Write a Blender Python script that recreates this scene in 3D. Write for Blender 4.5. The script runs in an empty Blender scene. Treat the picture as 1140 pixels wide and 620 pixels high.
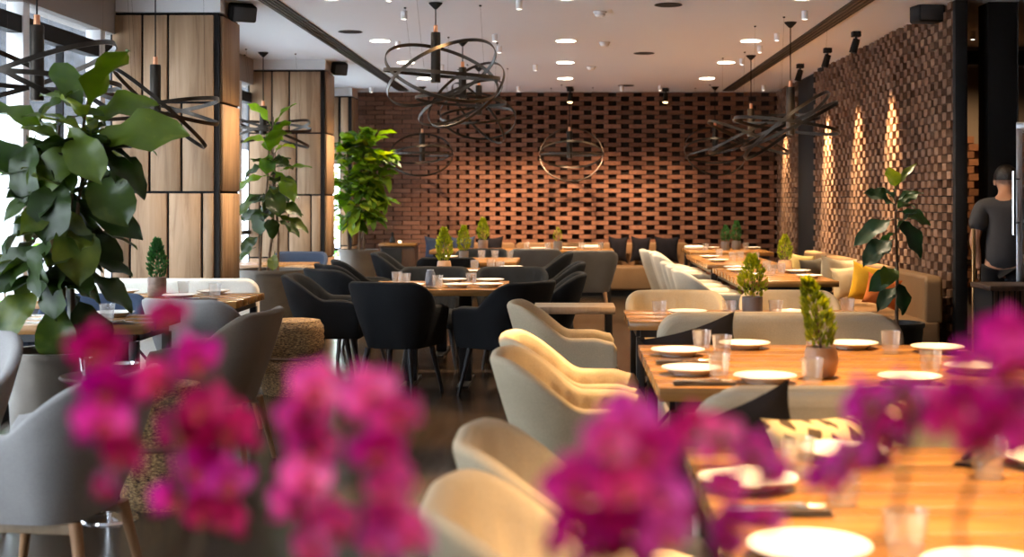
import bpy, bmesh, math, random
from mathutils import Vector, Matrix, Euler, noise
PI = math.pi
SC = bpy.context.scene
COL = SC.collection
R = random.Random(7)
CAMZ = 1.36
CEIL = 2.9
F = 1500.0          # focal length in pixels of the 1140 px wide frame
VX, VY = 630.0, 222.0


def X(px, Y):
    """world x of image column px at depth Y"""
    return (px - VX) * Y / F


def Z(py, Y):
    """world z of image row py at depth Y"""
    return CAMZ - (py - VY) * Y / F


# ------------------------------------------------------------------ materials
def nodes(name):
    m = bpy.data.materials.new(name)
    m.use_nodes = True
    nt = m.node_tree
    for n in list(nt.nodes):
        nt.nodes.remove(n)
    out = nt.nodes.new('ShaderNodeOutputMaterial')
    return m, nt, out


def N(nt, t, **kw):
    n = nt.nodes.new(t)
    for k, v in kw.items():
        if k in n.inputs:
            n.inputs[k].default_value = v
        else:
            setattr(n, k, v)
    return n


def rgba(c):
    return (c[0], c[1], c[2], 1.0)


def ramp(nt, fac, stops):
    r = nt.nodes.new('ShaderNodeValToRGB')
    e = r.color_ramp.elements
    e[0].position, e[0].color = stops[0][0], rgba(stops[0][1])
    e[1].position, e[1].color = stops[-1][0], rgba(stops[-1][1])
    for p, c in stops[1:-1]:
        x = e.new(p)
        x.color = rgba(c)
    nt.links.new(fac, r.inputs[0])
    return r


def coords(nt, scale=(1, 1, 1), kind='Object'):
    tc = nt.nodes.new('ShaderNodeTexCoord')
    mp = nt.nodes.new('ShaderNodeMapping')
    mp.inputs['Scale'].default_value = scale
    nt.links.new(tc.outputs[kind], mp.inputs[0])
    return mp.outputs[0]


def mat(name, col, rough=0.6, metal=0.0, spec=0.5, var=0.0, vscale=6.0, vstretch=(1, 1, 1), bump=0.0, bscale=60.0,
        sheen=0.0, coat=0.0, emit=None, estr=0.0, col2=None, bstretch=(1, 1, 1)):
    m, nt, out = nodes(name)
    b = N(nt, 'ShaderNodeBsdfPrincipled')
    b.inputs['Base Color'].default_value = rgba(col)
    b.inputs['Roughness'].default_value = rough
    b.inputs['Metallic'].default_value = metal
    b.inputs['Specular IOR Level'].default_value = spec
    b.inputs['Sheen Weight'].default_value = sheen
    b.inputs['Coat Weight'].default_value = coat
    if emit:
        b.inputs['Emission Color'].default_value = rgba(emit)
        b.inputs['Emission Strength'].default_value = estr
    if var > 0 or col2:
        v = coords(nt, vstretch)
        nz = N(nt, 'ShaderNodeTexNoise', Scale=vscale, Detail=5.0, Roughness=0.6)
        nt.links.new(v, nz.inputs['Vector'])
        c2 = col2 or tuple(min(1, c * (1 + var)) for c in col)
        c1 = col if col2 else tuple(c * (1 - var) for c in col)
        r = ramp(nt, nz.outputs['Fac'], [(0.3, c1), (0.7, c2)])
        nt.links.new(r.outputs[0], b.inputs['Base Color'])
    if bump > 0:
        v = coords(nt, bstretch)
        nz = N(nt, 'ShaderNodeTexNoise', Scale=bscale, Detail=3.0)
        nt.links.new(v, nz.inputs['Vector'])
        bp = N(nt, 'ShaderNodeBump', Strength=bump, Distance=0.01)
        nt.links.new(nz.outputs['Fac'], bp.inputs['Height'])
        nt.links.new(bp.outputs[0], b.inputs['Normal'])
    nt.links.new(b.outputs[0], out.inputs[0])
    return m


def wood(name, dark, mid, light, rough=0.45, stretch=(8, 8, 0.6), ringscale=2.2, island=0.25, spec=0.4):
    """long-grained wood: stretched noise, a touch of per-board difference"""
    m, nt, out = nodes(name)
    b = N(nt, 'ShaderNodeBsdfPrincipled', Roughness=rough)
    b.inputs['Specular IOR Level'].default_value = spec
    v = coords(nt, stretch)
    geo = nt.nodes.new('ShaderNodeNewGeometry')
    add = N(nt, 'ShaderNodeVectorMath', operation='ADD')
    sc = N(nt, 'ShaderNodeMath', operation='MULTIPLY')
    sc.inputs[1].default_value = 37.0
    nt.links.new(geo.outputs['Random Per Island'], sc.inputs[0])
    nt.links.new(v, add.inputs[0])
    nt.links.new(sc.outputs[0], add.inputs[1])
    n1 = N(nt, 'ShaderNodeTexNoise', Scale=ringscale, Detail=6.0, Roughness=0.62, Distortion=0.8)
    nt.links.new(add.outputs[0], n1.inputs['Vector'])
    r = ramp(nt, n1.outputs['Fac'], [(0.25, dark), (0.5, mid), (0.78, light)])
    hsv = N(nt, 'ShaderNodeHueSaturation')
    mr = N(nt, 'ShaderNodeMapRange')
    mr.inputs['To Min'].default_value = 1 - island
    mr.inputs['To Max'].default_value = 1 + island
    nt.links.new(geo.outputs['Random Per Island'], mr.inputs['Value'])
    nt.links.new(mr.outputs[0], hsv.inputs['Value'])
    nt.links.new(r.outputs[0], hsv.inputs['Color'])
    nt.links.new(hsv.outputs[0], b.inputs['Base Color'])
    bp = N(nt, 'ShaderNodeBump', Strength=0.15, Distance=0.004)
    nt.links.new(n1.outputs['Fac'], bp.inputs['Height'])
    nt.links.new(bp.outputs[0], b.inputs['Normal'])
    nt.links.new(b.outputs[0], out.inputs[0])
    return m


def brick_mat(name, a, b_, c, rough=0.85):
    m, nt, out = nodes(name)
    b = N(nt, 'ShaderNodeBsdfPrincipled', Roughness=rough)
    b.inputs['Specular IOR Level'].default_value = 0.25
    geo = nt.nodes.new('ShaderNodeNewGeometry')
    r = ramp(nt, geo.outputs['Random Per Island'], [(0.0, a), (0.5, b_), (1.0, c)])
    nz = N(nt, 'ShaderNodeTexNoise', Scale=22.0, Detail=6.0, Roughness=0.7)
    nt.links.new(coords(nt), nz.inputs['Vector'])
    mx = N(nt, 'ShaderNodeMix', data_type='RGBA', blend_type='OVERLAY')
    mx.inputs[0].default_value = 0.55
    nt.links.new(r.outputs[0], mx.inputs[6])
    nt.links.new(nz.outputs['Fac'], mx.inputs[7])
    nt.links.new(mx.outputs[2], b.inputs['Base Color'])
    bp = N(nt, 'ShaderNodeBump', Strength=0.5, Distance=0.01)
    nt.links.new(nz.outputs['Fac'], bp.inputs['Height'])
    nt.links.new(bp.outputs[0], b.inputs['Normal'])
    nt.links.new(b.outputs[0], out.inputs[0])
    return m


def floor_mat():
    m, nt, out = nodes('dark_plank_floor')
    b = N(nt, 'ShaderNodeBsdfPrincipled', Roughness=0.3)
    b.inputs['Specular IOR Level'].default_value = 0.45
    tc = nt.nodes.new('ShaderNodeTexCoord')
    mp = nt.nodes.new('ShaderNodeMapping')
    mp.inputs['Rotation'].default_value = (0, 0, PI / 2)
    nt.links.new(tc.outputs['Object'], mp.inputs[0])
    br = N(nt, 'ShaderNodeTexBrick', Scale=1.0)
    br.inputs['Color1'].default_value = (0.030, 0.020, 0.013, 1)
    br.inputs['Color2'].default_value = (0.052, 0.034, 0.021, 1)
    br.inputs['Mortar'].default_value = (0.018, 0.012, 0.008, 1)
    br.inputs['Mortar Size'].default_value = 0.003
    br.inputs['Brick Width'].default_value = 1.7
    br.inputs['Row Height'].default_value = 0.19
    nt.links.new(mp.outputs[0], br.inputs['Vector'])
    nz = N(nt, 'ShaderNodeTexNoise', Scale=3.0, Detail=7.0, Roughness=0.65)
    nt.links.new(coords(nt, (9, 0.9, 1)), nz.inputs['Vector'])
    mx = N(nt, 'ShaderNodeMix', data_type='RGBA', blend_type='OVERLAY')
    mx.inputs[0].default_value = 0.45
    nt.links.new(br.outputs['Color'], mx.inputs[6])
    nt.links.new(nz.outputs['Fac'], mx.inputs[7])
    nt.links.new(mx.outputs[2], b.inputs['Base Color'])
    rr = N(nt, 'ShaderNodeMapRange')
    rr.inputs['To Min'].default_value = 0.13
    rr.inputs['To Max'].default_value = 0.30
    nt.links.new(nz.outputs['Fac'], rr.inputs['Value'])
    nt.links.new(rr.outputs[0], b.inputs['Roughness'])
    bp = N(nt, 'ShaderNodeBump', Strength=0.07, Distance=0.003)
    nt.links.new(nz.outputs['Fac'], bp.inputs['Height'])
    nt.links.new(bp.outputs[0], b.inputs['Normal'])
    nt.links.new(b.outputs[0], out.inputs[0])
    return m


def fabric(name, col, rough=0.9, weave=0.25, sheen=0.3, var=0.12):
    m, nt, out = nodes(name)
    b = N(nt, 'ShaderNodeBsdfPrincipled', Roughness=rough)
    b.inputs['Specular IOR Level'].default_value = 0.2
    b.inputs['Sheen Weight'].default_value = sheen
    b.inputs['Sheen Roughness'].default_value = 0.5
    b.inputs['Sheen Tint'].default_value = rgba(tuple(min(1, c * 1.5 + 0.05) for c in col))
    v = coords(nt)
    n1 = N(nt, 'ShaderNodeTexNoise', Scale=160.0, Detail=2.0)
    n2 = N(nt, 'ShaderNodeTexNoise', Scale=7.0, Detail=3.0)
    nt.links.new(v, n1.inputs['Vector'])
    nt.links.new(v, n2.inputs['Vector'])
    ad = N(nt, 'ShaderNodeMath', operation='ADD')
    nt.links.new(n1.outputs['Fac'], ad.inputs[0])
    nt.links.new(n2.outputs['Fac'], ad.inputs[1])
    mr = N(nt, 'ShaderNodeMapRange')
    mr.inputs['From Min'].default_value = 0.6
    mr.inputs['From Max'].default_value = 1.4
    nt.links.new(ad.outputs[0], mr.inputs['Value'])
    r = ramp(nt, mr.outputs[0], [(0, tuple(c * (1 - var) for c in col)), (1, tuple(min(1, c * (1 + var)) for c in col))])
    nt.links.new(r.outputs[0], b.inputs['Base Color'])
    bp = N(nt, 'ShaderNodeBump', Strength=weave, Distance=0.003)
    nt.links.new(n1.outputs['Fac'], bp.inputs['Height'])
    nt.links.new(bp.outputs[0], b.inputs['Normal'])
    nt.links.new(b.outputs[0], out.inputs[0])
    return m


def leaf_mat(name, dark, light, trans=0.35, rough=0.38, hl=None):
    m, nt, out = nodes(name)
    b = N(nt, 'ShaderNodeBsdfPrincipled', Roughness=rough)
    geo = nt.nodes.new('ShaderNodeNewGeometry')
    nz = N(nt, 'ShaderNodeTexNoise', Scale=9.0, Detail=4.0)
    nt.links.new(coords(nt), nz.inputs['Vector'])
    ad = N(nt, 'ShaderNodeMath', operation='ADD')
    nt.links.new(geo.outputs['Random Per Island'], ad.inputs[0])
    nt.links.new(nz.outputs['Fac'], ad.inputs[1])
    hf = N(nt, 'ShaderNodeMath', operation='MULTIPLY')
    hf.inputs[1].default_value = 0.5
    nt.links.new(ad.outputs[0], hf.inputs[0])
    st = [(0.2, dark), (0.62, light)]
    if hl:
        st.append((0.85, hl))
    r = ramp(nt, hf.outputs[0], st)
    nt.links.new(r.outputs[0], b.inputs['Base Color'])
    tr = N(nt, 'ShaderNodeBsdfTranslucent')
    hs = N(nt, 'ShaderNodeHueSaturation', Saturation=1.15, Value=1.6)
    nt.links.new(r.outputs[0], hs.inputs['Color'])
    nt.links.new(hs.outputs[0], tr.inputs['Color'])
    mx = N(nt, 'ShaderNodeMixShader')
    mx.inputs[0].default_value = trans
    nt.links.new(b.outputs[0], mx.inputs[1])
    nt.links.new(tr.outputs[0], mx.inputs[2])
    nt.links.new(mx.outputs[0], out.inputs[0])
    return m


def thin_glass(name, tint=(0.96, 0.98, 1.0), rough=0.02, base=0.04, edge=0.9, frost=0.0):
    m, nt, out = nodes(name)
    t = N(nt, 'ShaderNodeBsdfTransparent', Color=rgba(tint))
    g = N(nt, 'ShaderNodeBsdfGlossy', Roughness=rough)
    lw = nt.nodes.new('ShaderNodeLayerWeight')
    lw.inputs['Blend'].default_value = .5
    pw = N(nt, 'ShaderNodeMath', operation='POWER')
    pw.inputs[1].default_value = 5.0
    nt.links.new(lw.outputs['Facing'], pw.inputs[0])
    ad = N(nt, 'ShaderNodeMath', operation='MULTIPLY_ADD')
    ad.inputs[1].default_value = edge
    ad.inputs[2].default_value = base
    nt.links.new(pw.outputs[0], ad.inputs[0])
    mx = N(nt, 'ShaderNodeMixShader')
    nt.links.new(ad.outputs[0], mx.inputs[0])
    nt.links.new(t.outputs[0], mx.inputs[1])
    nt.links.new(g.outputs[0], mx.inputs[2])
    if frost:
        d = N(nt, 'ShaderNodeBsdfDiffuse', Color=(.9, .9, .9, 1))
        tl = N(nt, 'ShaderNodeBsdfTranslucent', Color=(.9, .9, .9, 1))
        m1 = N(nt, 'ShaderNodeMixShader')
        m1.inputs[0].default_value = .5
        nt.links.new(d.outputs[0], m1.inputs[1])
        nt.links.new(tl.outputs[0], m1.inputs[2])
        m2 = N(nt, 'ShaderNodeMixShader')
        m2.inputs[0].default_value = frost
        nt.links.new(mx.outputs[0], m2.inputs[1])
        nt.links.new(m1.outputs[0], m2.inputs[2])
        mx = m2
    nt.links.new(mx.outputs[0], out.inputs[0])
    return m


def emis(name, col, s):
    m, nt, out = nodes(name)
    e = N(nt, 'ShaderNodeEmission', Color=rgba(col), Strength=s)
    nt.links.new(e.outputs[0], out.inputs[0])
    return m


def wicker_mat():
    m, nt, out = nodes('woven_wicker')
    b = N(nt, 'ShaderNodeBsdfPrincipled', Roughness=0.7)
    nz = N(nt, 'ShaderNodeTexNoise', Scale=1.0, Detail=3.0, Roughness=0.7)
    nt.links.new(coords(nt, (48, 48, 170)), nz.inputs['Vector'])
    r = ramp(nt, nz.outputs['Fac'], [(0.36, (0.045, 0.026, 0.013)), (0.52, (0.36, 0.20, 0.08)), (0.66, (0.72, 0.46, 0.20))])
    nt.links.new(r.outputs[0], b.inputs['Base Color'])
    bp = N(nt, 'ShaderNodeBump', Strength=0.9, Distance=0.012)
    nt.links.new(nz.outputs['Fac'], bp.inputs['Height'])
    nt.links.new(bp.outputs[0], b.inputs['Normal'])
    nt.links.new(b.outputs[0], out.inputs[0])
    return m


def facade_mat():
    m, nt, out = nodes('grey_stone_render')
    b = N(nt, 'ShaderNodeBsdfPrincipled', Roughness=0.95)
    nz = N(nt, 'ShaderNodeTexNoise', Scale=1.0, Detail=8.0, Roughness=0.8)
    nt.links.new(coords(nt, (1.6, 1.6, 5)), nz.inputs['Vector'])
    r = ramp(nt, nz.outputs['Fac'], [(0.36, (0.006, 0.007, 0.009)), (0.55, (0.022, 0.025, 0.031)), (0.68, (0.06, 0.067, 0.08))])
    nt.links.new(r.outputs[0], b.inputs['Base Color'])
    nt.links.new(b.outputs[0], out.inputs[0])
    return m


def patterned(name, c1, c2):
    """cream cloth with a lattice of dark curved bands"""
    m, nt, out = nodes(name)
    b = N(nt, 'ShaderNodeBsdfPrincipled', Roughness=0.9)
    v = coords(nt)
    w1 = N(nt, 'ShaderNodeTexWave', Scale=9.0, Distortion=3.0, Detail=0.0)
    w1.bands_direction = 'DIAGONAL'
    nt.links.new(v, w1.inputs['Vector'])
    mp = nt.nodes.new('ShaderNodeMapping')
    mp.inputs['Rotation'].default_value = (PI / 2.2, 0, 0.3)
    nt.links.new(v, mp.inputs[0])
    w2 = N(nt, 'ShaderNodeTexWave', Scale=9.5, Distortion=2.0, Detail=0.0)
    w2.bands_direction = 'DIAGONAL'
    nt.links.new(mp.outputs[0], w2.inputs['Vector'])
    mn = N(nt, 'ShaderNodeMath', operation='MAXIMUM')
    nt.links.new(w1.outputs['Fac'], mn.inputs[0])
    nt.links.new(w2.outputs['Fac'], mn.inputs[1])
    r = ramp(nt, mn.outputs[0], [(0.5, c2), (0.62, c1)])
    nt.links.new(r.outputs[0], b.inputs['Base Color'])
    nt.links.new(b.outputs[0], out.inputs[0])
    return m


MAT = dict(
    floor=floor_mat(),
    ceiling=mat('painted_ceiling', (0.75, 0.775, 0.815), 0.9, spec=0.1),
    soffit=mat('white_soffit', (0.74, 0.74, 0.74), 0.85, spec=0.1),
    bulkhead=mat('grey_bulkhead_paint', (0.30, 0.27, 0.25), 0.8, spec=0.2),
    darkwall=mat('charcoal_wall', (0.030, 0.028, 0.027), 0.7, var=0.1),
    taupe=mat('taupe_wall', (0.16, 0.14, 0.13), 0.8),
    black=mat('black_paint', (0.012, 0.012, 0.013), 0.75, spec=.25),
    blackmetal=mat('black_powder_coat', (0.018, 0.018, 0.02), 0.42, metal=0.3),
    bronze=mat('dark_bronze', (0.045, 0.037, 0.03), 0.36, metal=0.8, var=0.2),
    copper=mat('copper_cap', (0.85, 0.40, 0.22), 0.3, metal=1.0),
    brass=mat('brushed_brass', (0.72, 0.47, 0.20), 0.35, metal=1.0),
    chrome=mat('polished_chrome', (0.8, 0.8, 0.82), 0.12, metal=1.0),
    steel=mat('brushed_steel', (0.5, 0.53, 0.56), 0.3, metal=0.9),
    whitemetal=mat('white_enamel', (0.85, 0.85, 0.85), 0.4),
    vent=mat('slot_vent_black', (0.035, 0.034, 0.034), 0.7),
    brick=brick_mat('red_brown_brick', (0.125, 0.060, 0.038), (0.175, 0.082, 0.050), (0.23, 0.112, 0.068)),
    brick2=brick_mat('warm_brown_brick', (0.13, 0.072, 0.047), (0.18, 0.102, 0.066), (0.24, 0.142, 0.094)),
    mortar=mat('dark_mortar', (0.028, 0.017, 0.012), 0.95),
    oak=wood('weathered_oak', (0.20, 0.118, 0.062), (0.37, 0.235, 0.135), (0.46, 0.315, 0.19), 0.6, (7, 7, 0.55)),
    tabletop=wood('reddish_walnut', (0.165, 0.072, 0.020), (0.28, 0.132, 0.038), (0.39, 0.20, 0.062), 0.27, (0.9, 9, 9), 2.2, 0.18, 0.5),
    leg=wood('oak_leg', (0.22, 0.11, 0.05), (0.34, 0.18, 0.085), (0.42, 0.24, 0.12), 0.5, (8, 8, 1), 3, 0.1),
    greyleg=wood('pale_oak_rail', (0.27, 0.19, 0.12), (0.36, 0.26, 0.17), (0.42, 0.31, 0.2), 0.5, (8, 8, 1), 3, 0.1),
    darkwood=wood('dark_walnut', (0.03, 0.015, 0.009), (0.06, 0.03, 0.017), (0.09, 0.045, 0.026), 0.5, (6, 6, 1), 3, 0.1),
    beige=fabric('beige_wool', (0.50, 0.415, 0.285), sheen=0.25),
    cream=fabric('cream_bouclé', (0.62, 0.55, 0.44), sheen=0.25),
    greyf=fabric('grey_felt', (0.35, 0.34, 0.335), sheen=0.3),
    greydarkf=fabric('dark_grey_felt', (0.12, 0.112, 0.105), sheen=0.15),
    taupef=fabric('taupe_velvet', (0.20, 0.165, 0.13), sheen=0.5),
    blackf=fabric('black_velvet', (0.012, 0.013, 0.015), sheen=0.08, var=0.2),
    navy=fabric('navy_felt', (0.035, 0.05, 0.085), sheen=0.3),
    sofa=fabric('oatmeal_sofa_cloth', (0.47, 0.41, 0.30), sheen=0.25),
    sofawhite=fabric('ivory_sofa_cloth', (0.78, 0.75, 0.68), sheen=0.2),
    olive=fabric('olive_beige_cloth', (0.36, 0.305, 0.205), sheen=0.25),
    tan=fabric('tan_leather', (0.21, 0.125, 0.062), 0.55, weave=0.08, sheen=0.05),
    yellow=fabric('mustard_cloth', (0.58, 0.33, 0.025), sheen=0.1),
    orange=fabric('rust_orange_cloth', (0.55, 0.15, 0.035), sheen=0.1),
    creamc=fabric('cream_linen', (0.56, 0.48, 0.33), sheen=0.1),
    paleyellow=fabric('straw_cloth', (0.66, 0.56, 0.25), sheen=0.1),
    greyc=fabric('charcoal_cloth', (0.10, 0.09, 0.075), sheen=0.1),
    darkc=fabric('dark_aubergine_cloth', (0.008, 0.0075, 0.011), sheen=0.0),
    greenc=fabric('sage_cloth', (0.32, 0.42, 0.30), sheen=0.1),
    stripe=patterned('latticed_cloth', (0.74, 0.58, 0.30), (0.10, 0.065, 0.035)),
    plate=mat('white_porcelain', (0.86, 0.83, 0.78), 0.18, spec=0.5, coat=0.3),
    glass=thin_glass('tumbler_glass', (0.94, 0.94, 0.94), 0.08, 0.09, 0.9, .10),
    pane=thin_glass('window_glass', (0.97, 0.98, 0.99), 0.01, 0.03, 0.5),
    cutlery=mat('steel_cutlery', (0.62, 0.6, 0.57), 0.22, metal=1.0),
    napkin=fabric('brown_napkin', (0.035, 0.025, 0.02), sheen=0.1),
    whitenapkin=fabric('white_napkin', (0.8, 0.77, 0.72), sheen=0.1),
    clay=mat('glazed_clay', (0.44, 0.27, 0.15), 0.35, var=0.15, vscale=9),
    greypot=mat('grey_stone_pot', (0.15, 0.145, 0.14), 0.5, var=0.2),
    bluepot=mat('slate_vase', (0.13, 0.15, 0.19), 0.4, var=0.2),
    brownpot=mat('brown_stoneware', (0.20, 0.13, 0.095), 0.45, var=0.45, vscale=9, vstretch=(1, 1, 2)),
    planter=mat('bronze_grey_planter', (0.15, 0.125, 0.10), 0.42, metal=0.35, var=0.15),
    darkpot=mat('black_planter', (0.02, 0.02, 0.02), 0.5),
    soil=mat('potting_soil', (0.03, 0.02, 0.013), 1.0, bump=0.8, bscale=90),
    stem=mat('brown_bark', (0.17, 0.10, 0.055), 0.8, var=0.3, vscale=30),
    greenstem=mat('green_cane', (0.07, 0.055, 0.03), 0.6),
    leaf=leaf_mat('fiddle_leaf_green', (0.013, 0.030, 0.006), (0.042, 0.076, 0.011), 0.2, hl=(0.16, 0.18, 0.025)),  # hl paints golden highlights of reflected light into the leaf colour
    leafbright=leaf_mat('bright_leaf_green', (0.034, 0.066, 0.009), (0.11, 0.165, 0.016), 0.3, hl=(0.36, 0.36, 0.05)),  # brighter leaf copy; hl paints in golden light highlights
    leaflit=leaf_mat('lit_lime_leaf', (0.05, 0.115, 0.010), (0.19, 0.31, 0.025), 0.38, hl=(0.5, 0.5, 0.08)),  # light on and through the leaves put into a brighter green
    leafdark=leaf_mat('rubber_leaf_green', (0.010, 0.034, 0.015), (0.03, 0.08, 0.026), 0.18, 0.48, hl=(0.09, 0.16, 0.05)),
    conifer=leaf_mat('conifer_green', (0.07, 0.12, 0.010), (0.30, 0.36, 0.018), 0.32, 0.6, hl=(0.58, 0.55, 0.05)),
    coniferdark=leaf_mat('dark_conifer_green', (0.014, 0.06, 0.018), (0.05, 0.16, 0.04), 0.25, 0.6),
    garden=leaf_mat('garden_green', (0.05, 0.22, 0.03), (0.20, 0.5, 0.07), 0.45, 0.6, hl=(0.5, 0.75, 0.2)),
    petal=leaf_mat('magenta_petal', (0.36, 0.006, 0.13), (0.66, 0.03, 0.33), 0.45, 0.55, hl=(0.86, 0.14, 0.5)),
    petalred=leaf_mat('crimson_petal', (0.34, 0.005, 0.10), (0.60, 0.018, 0.19), 0.42, 0.55, hl=(0.78, 0.08, 0.30)),
    petalviolet=leaf_mat('violet_petal', (0.42, 0.012, 0.2), (0.64, 0.06, 0.4), 0.45, 0.55, hl=(0.82, 0.26, 0.62)),
    petalpink=leaf_mat('pink_petal', (0.62, 0.03, 0.24), (0.84, 0.13, 0.46), 0.45, 0.55, hl=(0.95, 0.42, 0.66)),
    lip=leaf_mat('dark_red_lip', (0.22, 0.004, 0.03), (0.5, 0.03, 0.05), 0.2, 0.5, hl=(0.8, 0.3, 0.05)),
    wicker=wicker_mat(),
    facade=facade_mat(),
    paving=mat('pale_paving', (0.72, 0.74, 0.76), 0.9, var=0.06),
    palewall=mat('pale_render', (0.80, 0.83, 0.86), 0.9),
    lampglow=emis('lamp_glow', (1.0, 0.86, 0.66), 14.0),
    spotglow=emis('spot_glow', (1.0, 0.90, 0.76), 6.0),
    warmglow=emis('warm_glow', (1.0, 0.72, 0.36), 7.0),
    skin=mat('skin', (0.42, 0.22, 0.14), 0.5, var=0.06),
    shirt=fabric('charcoal_tshirt', (0.045, 0.045, 0.05), sheen=0.2),
    trousers=fabric('black_trousers', (0.014, 0.014, 0.017)),
    hair=mat('black_hair', (0.012, 0.009, 0.008), 0.45, bump=0.6, bscale=120),
)
mat_ribs = MAT['darkwood']


# ------------------------------------------------------------------ mesh building
class MB:
    def __init__(s):
        s.v, s.f = [], []

    def add(s, vs, fs, M=None):
        b = len(s.v)
        s.v.extend([(M @ Vector(p)) if M is not None else Vector(p) for p in vs])
        s.f.extend([tuple(i + b for i in f) for f in fs])
        return s

    def box(s, c, d, M=None, rot=None):
        hx, hy, hz = d[0] / 2, d[1] / 2, d[2] / 2
        vs = [Vector((x, y, z)) for x in (-hx, hx) for y in (-hy, hy) for z in (-hz, hz)]
        if rot is not None:
            vs = [rot @ p for p in vs]
        vs = [p + Vector(c) for p in vs]
        fs = [(0, 1, 3, 2), (4, 6, 7, 5), (0, 4, 5, 1), (2, 3, 7, 6), (0, 2, 6, 4), (1, 5, 7, 3)]
        return s.add(vs, fs, M)

    def bb(s, x0, x1, y0, y1, z0, z1):
        return s.box(((x0 + x1) / 2, (y0 + y1) / 2, (z0 + z1) / 2), (x1 - x0, y1 - y0, z1 - z0))

    def cyl(s, p0, p1, r0, r1=None, n=16, caps=True):
        r1 = r0 if r1 is None else r1
        p0, p1 = Vector(p0), Vector(p1)
        a = (p1 - p0).normalized()
        u = a.orthogonal().normalized()
        w = a.cross(u)
        vs = []
        for p, r in ((p0, r0), (p1, r1)):
            for k in range(n):
                t = 2 * PI * k / n
                vs.append(p + (u * math.cos(t) + w * math.sin(t)) * r)
        fs = [(k, (k + 1) % n, n + (k + 1) % n, n + k) for k in range(n)]
        if caps:
            fs.append(tuple(range(n - 1, -1, -1)))
            fs.append(tuple(range(n, 2 * n)))
        return s.add(vs, fs)

    def lathe(s, prof, n=32, c=(0, 0, 0), caps=False):
        c = Vector(c)
        vs = []
        for r, z in prof:
            for k in range(n):
                t = 2 * PI * k / n
                vs.append(c + Vector((r * math.cos(t), r * math.sin(t), z)))
        fs = []
        for i in range(len(prof) - 1):
            for k in range(n):
                fs.append((i * n + k, i * n + (k + 1) % n, (i + 1) * n + (k + 1) % n, (i + 1) * n + k))
        if caps:
            fs.append(tuple(range(n - 1, -1, -1)))
            m = (len(prof) - 1) * n
            fs.append(tuple(range(m, m + n)))
        return s.add(vs, fs)

    def tube(s, pts, r, n=8, caps=True):
        """sweep; r a number or one per point"""
        pts = [Vector(p) for p in pts]
        rs = r if isinstance(r, (list, tuple)) else [r] * len(pts)
        vs = []
        u = None
        for i, p in enumerate(pts):
            a = (pts[min(i + 1, len(pts) - 1)] - pts[max(i - 1, 0)]).normalized()
            if u is None:
                u = a.orthogonal().normalized()
            else:
                u = (u - a * u.dot(a)).normalized()
            w = a.cross(u)
            for k in range(n):
                t = 2 * PI * k / n
                vs.append(p + (u * math.cos(t) + w * math.sin(t)) * rs[i])
        fs = []
        for i in range(len(pts) - 1):
            for k in range(n):
                fs.append((i * n + k, i * n + (k + 1) % n, (i + 1) * n + (k + 1) % n, (i + 1) * n + k))
        if caps:
            fs.append(tuple(range(n - 1, -1, -1)))
            m = (len(pts) - 1) * n
            fs.append(tuple(range(m, m + n)))
        return s.add(vs, fs)

    def grid(s, fn, nu, nv, closed_u=False):
        vs = [fn(i / nu if closed_u else i / (nu - 1), j / (nv - 1)) for j in range(nv) for i in range(nu)]
        fs = []
        for j in range(nv - 1):
            for i in range(nu if closed_u else nu - 1):
                i2 = (i + 1) % nu
                fs.append((j * nu + i, j * nu + i2, (j + 1) * nu + i2, (j + 1) * nu + i))
        return s.add(vs, fs)

    def mesh(s, name, smooth=40):
        me = bpy.data.meshes.new(name)
        me.from_pydata([tuple(p) for p in s.v], [], s.f)
        bm = bmesh.new()
        bm.from_mesh(me)
        bmesh.ops.recalc_face_normals(bm, faces=bm.faces)
        bm.to_mesh(me)
        bm.free()
        if smooth:
            me.shade_smooth()
            me.set_sharp_from_angle(angle=math.radians(smooth))
        return me


def obj(name, mb, m, parent=None, smooth=40, bevel=0.0, seg=2, kind=None, label=None, loc=None, solid=0.0, subdiv=0):
    me = mb.mesh(name, smooth) if isinstance(mb, MB) else mb
    o = bpy.data.objects.new(name, me)
    COL.objects.link(o)
    me.materials.append(MAT[m] if isinstance(m, str) else m)
    if parent is not None:
        o.parent = parent
    if loc is not None:
        o.location = loc
    if solid:
        d = o.modifiers.new('solid', 'SOLIDIFY')
        d.thickness = solid
        d.offset = 0
    if bevel:
        d = o.modifiers.new('round', 'BEVEL')
        d.width = bevel
        d.segments = seg
        d.limit_method = 'ANGLE'
        d.angle_limit = math.radians(35)
        d.harden_normals = False
        if not smooth:
            me.shade_smooth()
    if subdiv:
        d = o.modifiers.new('smooth', 'SUBSURF')
        d.levels = d.render_levels = subdiv
    if kind:
        o['kind'] = kind
    if label:
        o['label'] = label
    return o


def thing(name, label, cat, loc=(0, 0, 0), rz=0.0, group=None):
    o = bpy.data.objects.new(name, None)
    COL.objects.link(o)
    o.empty_display_size = 0.05
    o.location = loc
    o.rotation_euler = (0, 0, rz)
    o['label'] = label
    o['category'] = cat
    if group:
        o['group'] = group
    return o


def tag(o, label, cat, group=None):
    o['label'] = label
    o['category'] = cat
    if group:
        o['group'] = group
    return o


def dup(o, loc=None, rz=None, label=None, group=None, parent=None, scale=None):
    c = o.copy()
    COL.objects.link(c)
    if parent is not None:
        c.parent = parent
    for ch in o.children:
        dup(ch, parent=c)
    if loc is not None:
        c.location = loc
    if rz is not None:
        c.rotation_euler = (0, 0, rz)
    if scale is not None:
        c.scale = scale
    if label:
        c['label'] = label
    if group:
        c['group'] = group
    return c


PROTO = {}


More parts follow.
